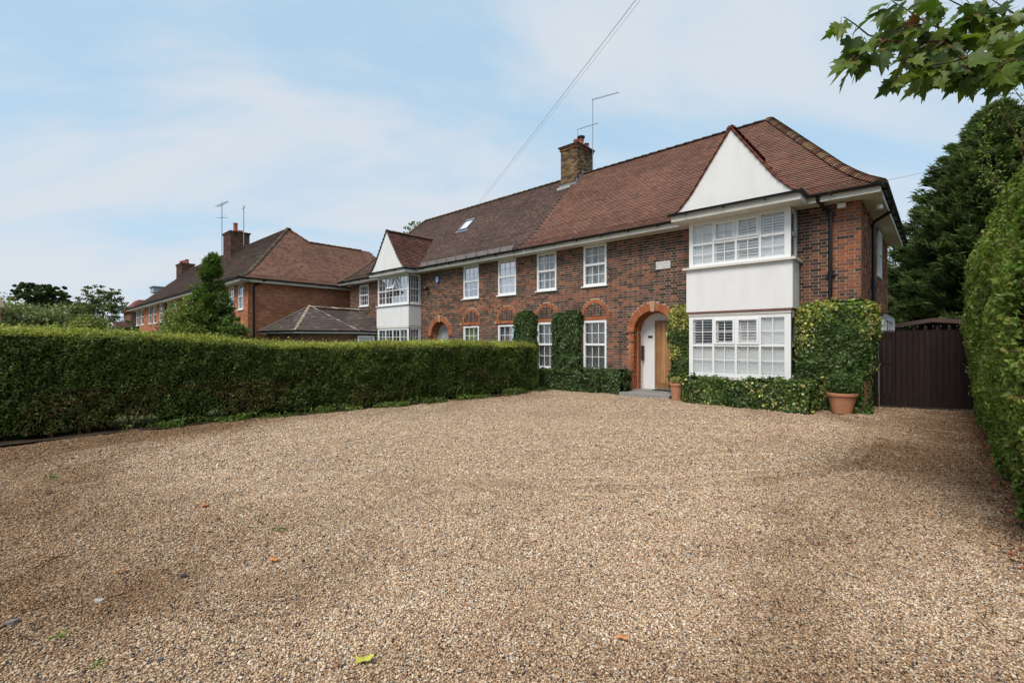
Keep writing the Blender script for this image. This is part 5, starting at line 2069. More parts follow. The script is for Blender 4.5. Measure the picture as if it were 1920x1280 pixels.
def left_hedge():
    root = thing('hedge', 'long clipped dark green privet hedge with pale top running up to the facade', 'hedge', (-10, 5, 0))
    y0, y1, W = -2.2, 11.35, 1.15
    # solid inner mass above the bare stems
    mb = MB()
    ys_ = np.linspace(y0 + 0.1, y1 - 0.15, 60)
    n = 0
    vs, fs = [], []
    for y in ys_:
        x = lhedge_x(y)
        h = float(lh_top(y))
        low = 0.24 if (1.1 < y < 1.9 or 2.5 < y < 3.0) else 0.04
        for (dx, z) in ((-0.16, low), (-0.13, 0.7), (-0.12, h - 0.22), (-0.3, h - 0.07), (-W + 0.1, h - 0.03), (-W, h - 0.3), (-W, low)):
            vs.append((x + dx, y, z))
    A = np.array(vs)
    A[:, 0] += (vnoise(A, 2.1, 31) - 0.5) * 0.14
    A[:, 2] += (vnoise(A, 1.7, 33) - 0.5) * 0.06
    k = 7
    for i in range(len(ys_) - 1):
        for j in range(k):
            j2 = (j + 1) % k
            fs.append((i * k + j, i * k + j2, (i + 1) * k + j2, (i + 1) * k + j))
    fs.append(tuple(range(k)))
    fs.append(tuple((len(ys_) - 1) * k + j for j in range(k - 1, -1, -1)))
    mb.add([tuple(a) for a in A], fs)
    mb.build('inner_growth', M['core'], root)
    # face
    N = 92000
    y = rng.random(N) * (y1 - y0) + y0
    h = lh_top(y)
    z = 0.08 + (rng.random(N) ** 0.92) * (h - 0.08)
    P = np.stack([lhedge_x_np(y), y, z], 1)
    lump = (vnoise(P, 1.3, 21) - 0.5) * 0.16 + (vnoise(P, 4.5, 22) - 0.5) * 0.15 + (vnoise(P, 13, 23) - 0.5) * 0.07
    # round the shoulder
    t = np.clip((z - (h - 0.16)) / 0.16, 0, 1)
    P[:, 0] += lump - 0.16 * t ** 2 - rng.exponential(0.022, N)
    # thin near the ground where bare stems show
    thin = np.clip((0.50 - z) / 0.4, 0, 1) * (0.3 + 0.5 * ((y > 0.2) & (y < 4.6))) * vnoise(P, 2.2, 28) * 1.15
    keep = rng.random(N) > thin
    P = P[keep]
    z, h = z[keep], h[keep]
    n = len(P)
    Nn = np.tile([1.0, 0, 0.25], (n, 1)) + rng.normal(0, 0.25, (n, 3))
    C = palette(n, GREEN_D, 0.6, P, (0.17, 0.18, 0.055), 0.05, 7, 1.1)
    C *= (0.72 + 0.62 * vnoise(P, 0.55, 44))[:, None]
    up = np.clip((z - (h - 0.12)) / 0.1, 0, 1)[:, None]
    C = C * (1 - up * 0.75) + np.array([LIME]) * up * 0.75 * rng.normal(1, 0.25, (n, 1)).clip(0.4, 1.6)
    # reddish bare patch half way along
    br = (vnoise(P, 0.9, 41) > 0.55) & (z < 0.75) & (rng.random(n) < 0.35)
    C[br] = np.array([0.12, 0.075, 0.04]) * rng.normal(1, 0.3, (br.sum(), 1)).clip(0.5, 1.6)
    o = leaf_obj('foliage', P, Nn, rng.normal(0.042, 0.011, n).clip(0.018, 0.075), C, M['leaf'], root, rigid=0.45)
    tag(o, kind='stuff')
    # top
    N = 46000
    y = rng.random(N) * (y1 - y0) + y0
    u = rng.random(N) ** 1.3
    h = lh_top(y)
    P = np.stack([lhedge_x_np(y) - 0.05 - u * (W - 0.1), y, h + 0.03 * u + rng.exponential(0.022, N) - 0.02], 1)
    P[:, 2] += (vnoise(P * [1, 1, 0], 1.6, 25) - 0.5) * 0.08 + (vnoise(P * [1, 1, 0], 7, 26) - 0.5) * 0.07 - 0.07 * np.clip(1 - u * 7, 0, 1) ** 2
    Nn = np.tile([0.15, 0, 1.0], (N, 1)) + rng.normal(0, 0.5, (N, 3))
    C = palette(N, LIME, 0.4, P, (0.24, 0.20, 0.09), 0.06)
    tag(leaf_obj('top_growth', P, Nn, rng.normal(0.040, 0.01, N).clip(0.02, 0.07), C, M['leaf'], root, rigid=0.25), kind='stuff')
    # end of the hedge
    N = 7000
    u, w = rng.random(N), rng.random(N)
    P = np.stack([lhedge_x(y1) - u * W, np.full(N, y1 + 0.02) - rng.exponential(0.03, N), 0.05 + w * (lh_top(y1) - 0.05)], 1)
    C = palette(N, GREEN_D, 0.5, P)
    tag(leaf_obj('foliage', P, np.tile([0.2, 1, 0.1], (N, 1)), 0.045, C, M['leaf'], root), kind='stuff')
    # stems
    st = MB()
    for i in range(110):
        y_ = rnd.uniform(y0, y1)
        x_ = lhedge_x(y_) - rnd.uniform(0.03, 0.5)
        lean = rnd.uniform(-0.15, 0.15)
        st.tube([(x_, y_, 0), (x_ + rnd.uniform(-.04, .04), y_ + lean * .5, 0.3), (x_ + rnd.uniform(-.06, .08), y_ + lean, 0.75)], [rnd.uniform(0.012, 0.03), 0.012, 0.006], 5)
    tag(st.build('stems', M['stem'], root), kind='stuff')


def lhedge_x_np(y):
    return -10.25 + 0.082 * y - 0.12 * np.sin(y * 0.55 + 0.4) * np.where(y < 8, 1, 0.5)


left_hedge()

# bed of soil and weeds under the hedge
def soil_z(P):
    return 0.012 + (vnoise(P, 3, 51) - 0.5) * 0.03


_sy = np.arange(-2.5, 11.6, 0.08)
_sx = np.arange(-12, -8.9, 0.06)
soil = link('soil_bed', grid_mesh('soil_bed', _sx, _sy, soil_z, M['soil'],
            inside=lambda c: (c[:, 0] < lhedge_x_np(c[:, 1]) + 0.10 + 0.28 * vnoise(c, 1.1, 55)) & (c[:, 0] > lhedge_x_np(c[:, 1]) - 1.3)))
tag(soil, kind='structure')
N = 15000
y = rng.random(N) * 13.0 - 1.6
x = lhedge_x_np(y) + rng.normal(0.12, 0.10, N)
P = np.stack([x, y, np.zeros(N)], 1)
w = vnoise(P, 1.2, 61) + 0.25 * (y > 3) - 0.1
keep = rng.random(N) < np.clip((w - 0.42) * 2.6, 0, 1) * (vnoise(P, 3.1, 64) > 0.38)
P = P[keep]
P[:, 2] = rng.random(len(P)) ** 1.5 * 0.14 * (0.3 + vnoise(P, 2.2, 62)) + 0.015
C = palette(len(P), (0.075, 0.125, 0.028), 0.5, P, (0.18, 0.20, 0.06), 0.08)
o = leaf_obj('ground_cover', P, np.tile([0.2, 0, 1.0], (len(P), 1)), rng.normal(0.05, 0.014, len(P)).clip(0.02, 0.09), C, M['leaf'], None, rigid=0.4)
tag(o, 'low green weeds and creeping plants along the foot of the long hedge', 'ground cover', kind='stuff')


def right_hedge():
    root = thing('hedge', 'tall bushy light green hedge on the right edge in front of the gate', 'hedge', (1.2, 9, 0))
    path = [(0.60, 0.05), (0.53, 0.4), (0.43, 1.2), (0.38, 2.0), (0.44, 2.75), (0.56, 3.2), (0.80, 3.5), (1.2, 3.62), (2.0, 3.6)]
    y0, y1 = 4.7, 14.15
    mb = MB()
    inner = [(x + 0.16, max(z - 0.03, 0.12)) for x, z in path[:5]] + [(0.75, 3.1), (0.95, 3.33), (1.3, 3.42), (2.1, 3.4), (2.2, 0.1)]
    box_core(mb, inner, np.linspace(y0, y1 - 0.25, 50), lambda y: 0.0, 0.05, 71)
    mb.v = [(x, y, z * float(np.interp(y, [4.7, 6.0, 8.0], [0.74, 0.88, 1.0]))) for x, y, z in mb.v]
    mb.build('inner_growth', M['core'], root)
    N = 150000
    # density grows towards the camera-visible part only mildly
    y = y0 + (y1 - y0) * rng.random(N) ** 1.0
    pos, nr = sample_path(path, N)
    P = np.stack([pos[:, 0], y, pos[:, 1]], 1)
    Nv = np.stack([-np.abs(nr[:, 0]) * np.sign(1.0), np.zeros(N), np.abs(nr[:, 1])], 1)
    lump = (vnoise(P, 1.1, 81) - 0.55) * 0.20 + (vnoise(P, 3.4, 82) - 0.5) * 0.17 + (vnoise(P, 10, 83) - 0.5) * 0.09
    P += Nv * (lump - rng.exponential(0.035, N) + 0.03)[:, None]
    P[:, 2] *= np.interp(y, [4.7, 6.0, 8.0], [0.74, 0.88, 1.0])
    # keep the far end rounded
    e = np.clip((y - (y1 - 0.5)) / 0.5, 0, 1)
    P[:, 0] += 0.35 * e ** 2
    P[:, 2] -= 0.4 * e ** 2 * (P[:, 2] > 2.5)
    C = palette(N, (0.105, 0.165, 0.036), 0.6, P, (0.26, 0.29, 0.085), 0.13, 5, 1.5)
    tag(leaf_obj('foliage', P, Nv, rng.normal(0.046, 0.012, N).clip(0.02, 0.085), C, M['leaf'], root, rigid=0.4), kind='stuff')
    N = 16000
    u, w = rng.random(N), rng.random(N)
    P = np.stack([0.62 + u * 1.5, np.full(N, y1) - rng.exponential(0.05, N) - 0.1, 0.05 + w * 3.35], 1)
    tag(leaf_obj('foliage', P, np.tile([0, 1, 0.1], (N, 1)), 0.05, palette(N, (0.06, 0.10, 0.025), 0.5, P), M['leaf'], root), kind='stuff')
    st = MB()
    for i in range(90):
        y_ = rnd.uniform(y0, y1)
        x_ = rnd.uniform(0.65, 1.1)
        st.tube([(x_, y_, 0), (x_ - 0.05, y_ + rnd.uniform(-.1, .1), 0.5), (x_ - .1, y_ + rnd.uniform(-.2, .2), 1.1)], [0.02, 0.014, 0.006], 5)
    # stray shoots that stick out of the clipped face
    lv, ln = [], []
    for i in range(150):
        y_ = rnd.uniform(4.5, y1)
        z_ = rnd.uniform(0.4, 3.4 if y_ > 8 else 2.3)
        x_ = float(np.interp(z_, [p[1] for p in path[:7]], [p[0] for p in path[:7]])) 
        L = rnd.uniform(0.05, 0.15)
        d = Vector((-1, rnd.uniform(-.6, .6), rnd.uniform(-0.2, 0.9))).normalized() * L
        a = Vector((x_, y_, z_))
        st.tube([a + Vector((.15, 0, -.03)), a + d], [0.004, 0.002], 4)
        for k in range(6):
            lv.append(a + d * (k / 5) + Vector((rnd.uniform(-.02, .02), rnd.uniform(-.02, .02), rnd.uniform(-.02, .02))))
    tag(st.build('stems', M['stem'], root), kind='stuff')
    lv = np.array([tuple(v) for v in lv])
    tag(leaf_obj('shoots', lv, np.tile([-0.5, -0.3, 1.0], (len(lv), 1)), 0.05, palette(len(lv), (0.16, 0.21, 0.06), 0.4), M['leaf'], root, rigid=0.3), kind='stuff')


right_hedge()
_sy = np.arange(3.0, 14.4, 0.08)
soil = link('soil_bed', grid_mesh('soil_bed', np.arange(0.2, 2.2, 0.06), _sy, soil_z, M['soil'], inside=lambda c: c[:, 0] > 0.50 + 0.14 * vnoise(c, 1.3, 58)))
tag(soil, kind='structure')
N = 900
y = rng.random(N) * 9 + 4
P = np.stack([0.52 + rng.normal(0.0, 0.09, N), y, np.full(N, 0.035)], 1)
C = palette(N, (0.19, 0.075, 0.045), 0.5)
tag(leaf_obj('leaf_litter', P, np.tile([0, 0, 1.0], (N, 1)), 0.05, C, M['dry_leaf'], None, rigid=0.7), 'dead brown leaves lying along the foot of the right hedge', 'leaf litter', kind='stuff')


# ------------------------------------------------------------------ ivy on the house
def ivy_panel(name, label, boxes, n_per_m2, colf, depth=0.18, size=0.055, seed=1, cat='ivy', droop=1.2, group=None):
    """boxes: (x0,x1,y_front,y_back,z0,z1)  trimmed growth with lumpy faces"""
    b = boxes[0]
    root = thing(name, label, cat, ((b[0] + b[1]) / 2, b[2], 0), group)
    core = MB()
    PP, NN = [], []
    for (x0, x1, ya, yb_, z0, z1) in boxes:
        core.box(x0 + .07, x1 - .07, ya + 0.07, yb_ - 0.002, z0 + .02, z1 - .07)
        faces = [((x1 - x0) * (z1 - z0), 'f'), ((x1 - x0) * (yb_ - ya), 't'), ((yb_ - ya) * (z1 - z0), 'r'), ((yb_ - ya) * (z1 - z0), 'l')]
        for area, k in faces:
            n = int(area * n_per_m2)
            u, v = rng.random(n), rng.random(n)
            if k == 'f':
                P = np.stack([x0 + u * (x1 - x0), np.full(n, ya), z0 + v * (z1 - z0)], 1)
                Nv = np.array([0, -1, 0.15])
            elif k == 't':
                P = np.stack([x0 + u * (x1 - x0), ya + v * (yb_ - ya), np.full(n, z1)], 1)
                Nv = np.array([0, -0.2, 1])
            elif k == 'r':
                P = np.stack([np.full(n, x1), ya + u * (yb_ - ya), z0 + v * (z1 - z0)], 1)
                Nv = np.array([1, -0.1, 0.1])
            else:
                P = np.stack([np.full(n, x0), ya + u * (yb_ - ya), z0 + v * (z1 - z0)], 1)
                Nv = np.array([-1, -0.1, 0.1])
            PP.append(P)
            NN.append(np.tile(Nv, (n, 1)))
    P, Nv = np.concatenate(PP), np.concatenate(NN)
    n = len(P)
    lump = (vnoise(P, 2.2, seed) - 0.5) * 0.20 + (vnoise(P, 7, seed + 1) - 0.5) * 0.11
    stray = rng.random(n) < 0.05
    lump = lump + stray * rng.random(n) * 0.09
    P = P + Nv * (lump - rng.exponential(0.02, n) + 0.01)[:, None]
    # round corners: push points near the box ends inwards
    x0, x1 = min(b[0] for b in boxes), max(b[1] for b in boxes)
    C = colf(P)
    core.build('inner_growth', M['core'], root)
    tag(leaf_obj('foliage', P, Nv, rng.normal(size, size * 0.24, n).clip(0.02, 0.12), C, M['ivy'], root, rigid=0.62, aspect=0.9, droop=droop, fold=0.12), kind='stuff')
    return root


ivy_dark = lambda P: palette(len(P), (0.044, 0.080, 0.026), 0.6, P, (0.10, 0.15, 0.05), 0.05, 91, 2.2)


def ivy_varieg(P):
    C = palette(len(P), (0.060, 0.105, 0.028), 0.5, P)
    z = P[:, 2]
    w = np.clip((z - 0.9) / 1.2, 0, 1) * 0.55 + (vnoise(P, 2.4, 97) - 0.42) * 1.6
    sel = rng.random(len(P)) < np.clip(w, 0, 0.78)
    C[sel] = np.array([0.40, 0.38, 0.13]) * rng.normal(1, 0.25, (sel.sum(), 1)).clip(0.4, 1.5)
    s2 = sel & (rng.random(len(P)) < 0.3)
    C[s2] = np.array([0.22, 0.30, 0.06]) * rng.normal(1, 0.2, (s2.sum(), 1)).clip(0.5, 1.5)
    return C


def ivy_right(P):
    C = palette(len(P), (0.050, 0.095, 0.026), 0.55, P)
    z = P[:, 2]
    w = np.clip((z - 1.1) / 1.1, 0, 1) * 0.5 + (vnoise(P, 2.1, 99) - 0.56) * 1.5
    sel = rng.random(len(P)) < np.clip(w, 0.0, 0.62)
    C[sel] = np.array([0.38, 0.38, 0.14]) * rng.normal(1, 0.3, (sel.sum(), 1)).clip(0.4, 1.5)
    s2 = (rng.random(len(P)) < 0.22) & (z > 1.9)
    C[s2] = np.array([0.20, 0.32, 0.05]) * rng.normal(1, 0.2, (s2.sum(), 1)).clip(0.5, 1.5)
    return C


ivy_panel('ivy', 'dark ivy column trained up the brick between the two ground floor sash windows', [(-9.66, -8.60, 12.42, YF, 0.5, 2.42), (-9.5, -8.7, 12.44, YF, 2.3, 2.50)], 3600, ivy_dark, seed=3)
ivy_panel('ivy', 'narrower dark ivy column at the end of the long hedge', [(-11.42, -10.52, 12.40, YF, 0.4, 2.46), (-11.25, -10.7, 12.42, YF, 2.3, 2.56)], 3600, ivy_dark, seed=5)
ivy_panel('ivy_hedge', 'low clipped ivy hedge under the sash windows left of the porch', [(-11.5, -7.6, 12.0, YF, 0.0, 0.60), (-7.75, -6.86, 12.12, YF, 0.0, 0.66)], 3400, ivy_dark, seed=7, cat='hedge')
ivy_panel('variegated_ivy', 'yellow and green variegated ivy on the brick between porch and bay', [(-5.50, -4.86, 12.40, YF, 0.25, 2.36), (-5.42, -4.95, 12.42, YF, 2.25, 2.46)], 3800, ivy_varieg, seed=9)
ivy_panel('ivy_hedge', 'low clipped ivy hedge wrapped round the base of the bay window', [(-4.76, -2.30, 11.52, 12.0, 0.0, 0.60), (-2.46, -2.08, 11.62, YF, 0.0, 0.62)], 3600,
          lambda P: palette(len(P), (0.045, 0.088, 0.024), 0.55, P, (0.34, 0.34, 0.13), 0.10, 93, 2.2), seed=11, cat='hedge')
ivy_panel('variegated_ivy', 'big square of yellow tipped ivy covering the brick corner right of the bay', [(-2.47, -1.10, 12.36, YF, 0.0, 2.28), (-2.3, -1.2, 12.38, YF, 2.15, 2.36), (-1.29, -1.08, 12.40, 13.1, 0.9, 2.30)], 3900, ivy_right, seed=13, size=0.062)
# bare ivy stem at the foot of the corner
ivy_corner = [o for o in bpy.data.objects if o.get('label', '').startswith('big square')][0]
st = MB()
for i in range(5):
    st.tube([(-1.24 + i * .035, 12.34 + i * .02, 0.0), (-1.19 + i * .012, 12.36, 0.35), (-1.22 + i * .03, 12.40, 0.8), (-1.26 + i * .05, 12.45, 1.2)], [0.016, 0.012, 0.010, 0.006], 6)
st.build('ivy_trunk', M['stem'], ivy_corner)

# ------------------------------------------------------------------ terracotta pots
def pot(name, label, x, y, rt_, rb, h, plant_col, ph, pr, nleaf, collar):
    root = thing(name, label, 'flower pot', (x, y, 0))
    b = MB()
    b.lathe([(0.0, 0.005), (rb, 0.005), (rb + (rt_ - rb) * 0.72, h * 0.72), (rb + (rt_ - rb) * 0.73 + 0.006, h * 0.735), (rb + (rt_ - rb) * 0.75, h * 0.75), (rt_ * 0.985, h * 0.86), (rt_ + 0.012, h * 0.87), (rt_ + 0.016, h * 0.98),
             (rt_ + 0.004, h), (rt_ - 0.02, h), (rt_ - 0.03, h * 0.9)], x, y, 36)
    b.build('pot', M['terracotta'], root, smooth=False)
    s_ = MB()
    s_.lathe([(0.0, h * 0.93), (rt_ - 0.028, h * 0.93)], x, y, 24)
    s_.build('soil', M['soil'], root)
    N = nleaf
    a, u = rng.random(N) * 6.283, rng.random(N)
    rr = pr * np.sqrt(rng.random(N))
    zz = h * 0.92 + ph * u
    P = np.stack([x + rr * np.cos(a) * (0.6 + 0.6 * np.sin(u * 3)), y + rr * np.sin(a) * (0.6 + 0.6 * np.sin(u * 3)), zz], 1)
    tag(leaf_obj('plant', P, np.tile([0, -0.6, 0.8], (N, 1)), 0.055, palette(N, plant_col, 0.5, P), M['ivy'], root, rigid=0.3, aspect=0.6), kind='stuff')
    tw = MB()
    for i in range(14):
        a_ = rnd.uniform(0, 6.28)
        tw.tube([(x, y, h * 0.9), (x + math.cos(a_) * pr * .6, y + math.sin(a_) * pr * .6, h * 0.9 + ph * rnd.uniform(0.5, 1))], [0.006, 0.003], 4)
    tag(tw.build('stems', M['stem'], root), kind='stuff')


pot('plant_pot', 'large wide terracotta pot with green shrub in front of the ivy corner', -1.56, 12.08, 0.275, 0.175, 0.44, (0.050, 0.095, 0.025), 0.42, 0.30, 1500, True)
pot('plant_pot', 'small slim terracotta pot with pale leaves standing at the porch step', -5.15, 11.98, 0.165, 0.115, 0.44, (0.25, 0.27, 0.10), 0.20, 0.15, 320, False)

# step and mat
s_ = MB()
s_.box(-6.86, -5.35, 11.98, YF - 0.022, -0.02, 0.085)
tag(s_.build('stone_step', M['step']), 'grey stone step in front of the oak front door', 'step')
s_ = MB()
s_.box(-6.20, -5.50, YF + 0.04, YF + 0.40, 0.121, 0.135)
tag(s_.build('door_mat', M['mat']), 'black door mat lying inside the porch', 'mat')

# ------------------------------------------------------------------ gate
GA = Vector((-1.13, 13.95, 0))
GB = Vector((1.35, 14.55, 0))
gdir = (GB - GA).normalized()
gn = Vector((gdir.y, -gdir.x, 0))
gate = thing('wooden_gate', 'dark brown boarded double gate between the house corner and the tall hedge', 'gate', tuple(GA))
GH = 1.775
Lg = 1.92
nb = 19
for leaf, (a, b) in enumerate(((0.04, Lg), (Lg + 0.02, 2.5))):
    n = max(3, int((b - a) / 0.1))
    for i in range(n):
        u0, u1 = a + (b - a) * i / n, a + (b - a) * (i + 1) / n
        k = rnd.uniform(0.7, 1.3)
        m_ = MB()
        q = GA + gdir * (u0 + 0.002) + Vector((0, 0, 0.04))
        w = u1 - u0 - 0.004
        # board with chamfered long edges
        c = 0.006
        prof3 = [(0, 0.0), (0, 0.014), (c, 0.022), (w - c, 0.022), (w, 0.014), (w, 0.0)]
        m_.prism([q + gdir * x + gn * d for x, d in prof3], (0, 0, GH - 0.04 + rnd.uniform(-.004, .004)), (k, k, k * 1.02))
        m_.build('board', M['gate'], gate)
fr = MB()
for (a, b) in ((0.04, Lg), (Lg + 0.02, 2.5)):
    for z in (0.2, 0.95, 1.6):
        fr.obox(GA + gdir * a - gn * 0.04 + Vector((0, 0, z)), gdir * (b - a), gn * 0.038, (0, 0, 0.1))
fr.obox(GA + gdir * 0.04 - gn * 0.01 + Vector((0, 0, GH + .005)), gdir * (Lg - 0.04), gn * 0.04, (0, 0, 0.02))
fr.build('gate_frame', M['gate'], gate)
p = MB()
p.obox(GA - gdir * 0.08 - gn * 0.06, gdir * 0.11, gn * 0.11, (0, 0, 1.86))
p.build('gate_post', M['gate'], gate)
p = MB()
p.obox(GA + gdir * 0.035 + gn * 0.045, gdir * 0.018, gn * 0.006, (0, 0, 1.0))
p.obox(GA + gdir * (Lg + 0.002) + gn * 0.018, gdir * 0.014, gn * 0.008, (0, 0, 0.68))
p.build('drop_bolt', M['bright_metal'], gate)
p = MB()
p.obox(GA + gdir * (Lg + 0.09) + gn * 0.022 + Vector((0, 0, 0.95)), gdir * 0.09, gn * 0.03, (0, 0, 0.13))
p.tube([GA + gdir * (Lg + 0.12) + gn * 0.06 + Vector((0, 0, 1.03)), GA + gdir * (Lg + 0.2) + gn * 0.07 + Vector((0, 0, 1.03))], 0.012, 6)
p.build('latch', M['iron'], gate)
p = MB()
for u in [0.08 + 0.135 * i for i in range(18)]:
    q = GA + gdir * u - gn * 0.02 + Vector((0, 0, GH + 0.02))
    p.tube([q, q + Vector((0, 0, 0.07))], [0.006, 0.004], 5)
    p.lathe([(0, q.z + 0.06), (0.016, q.z + 0.075), (0.0, q.z + 0.11)], q.x, q.y, 6)
tag(p.build('finials', M['iron'], gate), kind='stuff')

# open sided shelter behind the gate: brown hipped roof edge on posts
car = thing('garden_shelter', 'low brown roofed shelter just showing above the wooden gate', 'shelter', (0.5, 18, 0))
r_ = MB()
p0, p1, p2 = at(1668, 616, 15.5), at(1748, 603.5, 15.0), at(1830, 608, 14.5)
for a, b in ((p0, p1), (p1, p2)):
    d = b - a
    r_.obox(a, d, (0, 0, 0.13), (-0.3, 3.0, 0.0))
r_.build('roof', m_plain('brown stained fascia', (0.085, 0.045, 0.038), 0.6, 0.3, 3), car)
r_ = MB()
for t in np.linspace(0.02, 0.98, 8):
    q = p0.lerp(p2, t)
    r_.box(q.x - 0.04, q.x + 0.04, q.y + .1, q.y + 0.18, 0, q.z + 0.02)
r_.box(p0.x, p2.x + 1, p0.y + 2.2, p0.y + 2.3, 0, 2.0)
r_.build('posts', M['gate'], car)

# ------------------------------------------------------------------ trees
def limb(mb, a, b, r0, r1, n=5, wob=0.08, sides=8):
    a, b = Vector(a), Vector(b)
    L = (b - a).length
    pts = []
    for i in range(n + 1):
        t = i / n
        q = a.lerp(b, t)
        if 0 < i < n:
            q += Vector((rnd.uniform(-1, 1), rnd.uniform(-1, 1), rnd.uniform(-.5, .5))) * L * wob
        pts.append(q)
    mb.tube(pts, [r0 + (r1 - r0) * i / n for i in range(n + 1)], sides)
    return pts


def broadleaf(name, label, base, height, clumps, leaf, n_leaves, col, alt=None, altf=0.1, trunk_r=0.25, gap=0.35, cat='tree', seed=1, limbs=14):
    """clumps = [(dx,dy,z,rx,ry,rz)], foliage lives in many small clumps inside those volumes"""
    root = thing(name, label, cat, base)
    bx, by, bz = base
    tr = MB()
    top = Vector((bx, by, bz + height * 0.55))
    limb(tr, base, top, trunk_r, trunk_r * 0.5, 6, 0.02, 9)
    subs = []
    tot = sum(c[3] * c[4] * c[5] for c in clumps)
    for c in clumps:
        m = max(6, int(260 * c[3] * c[4] * c[5] / tot))
        for _ in range(m):
            v = Vector((rnd.gauss(0, 1), rnd.gauss(0, 1), rnd.gauss(0, 1))).normalized() * (rnd.random() ** 0.42)
            subs.append((bx + c[0] + v.x * c[3], by + c[1] + v.y * c[4], bz + c[2] + v.z * c[5], min(c[3:6])))
    for i in range(limbs):
        s_ = rnd.choice(subs)
        t = rnd.uniform(0.45, 1.0)
        st_ = Vector(base).lerp(top, t)
        limb(tr, st_, s_[:3], trunk_r * 0.32 * (1.2 - t * .5), 0.02, 5, 0.05, 6)
    tr.build('trunk', M['bark'], root)
    A = np.array(subs)
    idx = rng.integers(0, len(A), n_leaves)
    sz = (A[idx, 3] * rng.uniform(0.22, 0.42, n_leaves))[:, None]
    v = rng.normal(0, 1, (n_leaves, 3))
    v /= np.linalg.norm(v, axis=1)[:, None]
    v *= (rng.random(n_leaves) ** 0.4)[:, None]
    v[:, 2] *= 0.6
    P = A[idx, :3] + v * sz
    keep = vnoise(P, 2.2 / max(A[:, 3].mean(), 0.5), seed) > gap
    P, v = P[keep], v[keep]
    Nn = v + np.array([0, 0, 0.5])
    C = palette(len(P), col, 0.5, P, alt, altf, seed, 1.0 / max(A[:, 3].mean(), 0.5))
    tag(leaf_obj('crown', P, Nn, rng.normal(leaf, leaf * 0.25, len(P)).clip(leaf * 0.3, leaf * 2), C, M['tree_leaf'], root, rigid=0.35, aspect=0.7), kind='stuff')
    return root


def conifer(name, label, base, height, r_base, n_spray, spray, col, cat='tree', lean=0.0, seed=1, low=0.02, power=0.75, trunk=True):
    root = thing(name, label, cat, base)
    bx, by, bz = base
    if trunk:
        tr = MB()
        limb(tr, base, (bx + lean, by, bz + height * 0.93), r_base * 0.09, 0.03, 6, 0.004, 8)
        tr.build('trunk', M['bark'], root)
    # branches leave the trunk, rise a little and carry fans of fine twigs
    nb_ = max(60, int(n_spray / 42))
    t = low + (1 - low) * rng.random(nb_) ** 0.85
    a = rng.random(nb_) * 2 * math.pi
    Rb = (r_base * (1 - t) ** power + 0.12) * rng.uniform(0.62, 1.18, nb_)
    K1 = 42
    bi = np.repeat(np.arange(nb_), K1)
    f = 1 - rng.random(len(bi)) ** 1.4 * 0.62
    lat = rng.normal(0, 1, len(bi)) * 0.17 * Rb[bi] * (1.15 - f)
    rise = 0.28 * Rb[bi] * f ** 2 + 0.02
    o = np.stack([bx + lean * t[bi] + np.cos(a[bi]) * Rb[bi] * f - np.sin(a[bi]) * lat,
                  by + np.sin(a[bi]) * Rb[bi] * f + np.cos(a[bi]) * lat,
                  bz + t[bi] * height * 0.97 + rise + rng.normal(0, spray * 0.25, len(bi))], 1)
    out = np.stack([np.cos(a[bi]), np.sin(a[bi]), np.full(len(bi), 0.5)], 1)
    n_sp = len(bi)
    K = 15
    idx = np.repeat(np.arange(n_sp), K)
    d = out[idx] + rng.normal(0, 0.42, (len(idx), 3))
    d /= np.linalg.norm(d, axis=1)[:, None]
    L = spray * rng.uniform(0.45, 1.1, len(idx))
    st_ = o[idx] + rng.normal(0, spray * 0.26, (len(idx), 3)) * [1, 1, 0.5] - d * L[:, None] * 0.4
    s_ = np.cross(d, rng.normal(0, 1, d.shape))
    s_ /= np.linalg.norm(s_, axis=1)[:, None]
    w = (L * 0.085)[:, None]
    V = np.stack([st_, st_ + d * L[:, None] * 0.5 + s_ * w, st_ + d * L[:, None], st_ + d * L[:, None] * 0.5 - s_ * w], 1).reshape(-1, 3)
    i = np.arange(len(idx)) * 4
    F = np.stack([np.stack([i, i + 1, i + 2], 1), np.stack([i, i + 2, i + 3], 1)], 1).reshape(-1, 3)
    C = palette(n_sp, col, 0.35, o, None, 0, seed, 0.9)
    C = C[idx] * rng.normal(1, 0.18, (len(idx), 1)).clip(0.5, 1.5)
    tag(link('crown', np_mesh('crown', V, F, np.repeat(C, 2, axis=0), M['needle'], 3), root), kind='stuff')
    # dark heart so that no sky shows through the middle
    hb = MB()
    pr = []
    for k in range(9):
        tt = low + (1 - low) * k / 8
        pr.append((max(r_base * (1 - tt) ** power * 0.32, 0.02), bz + tt * height * 0.94))
    hb.lathe(pr, bx + lean * .4, by, 12)
    hb.build('inner_growth', M['core'], root)
    return root


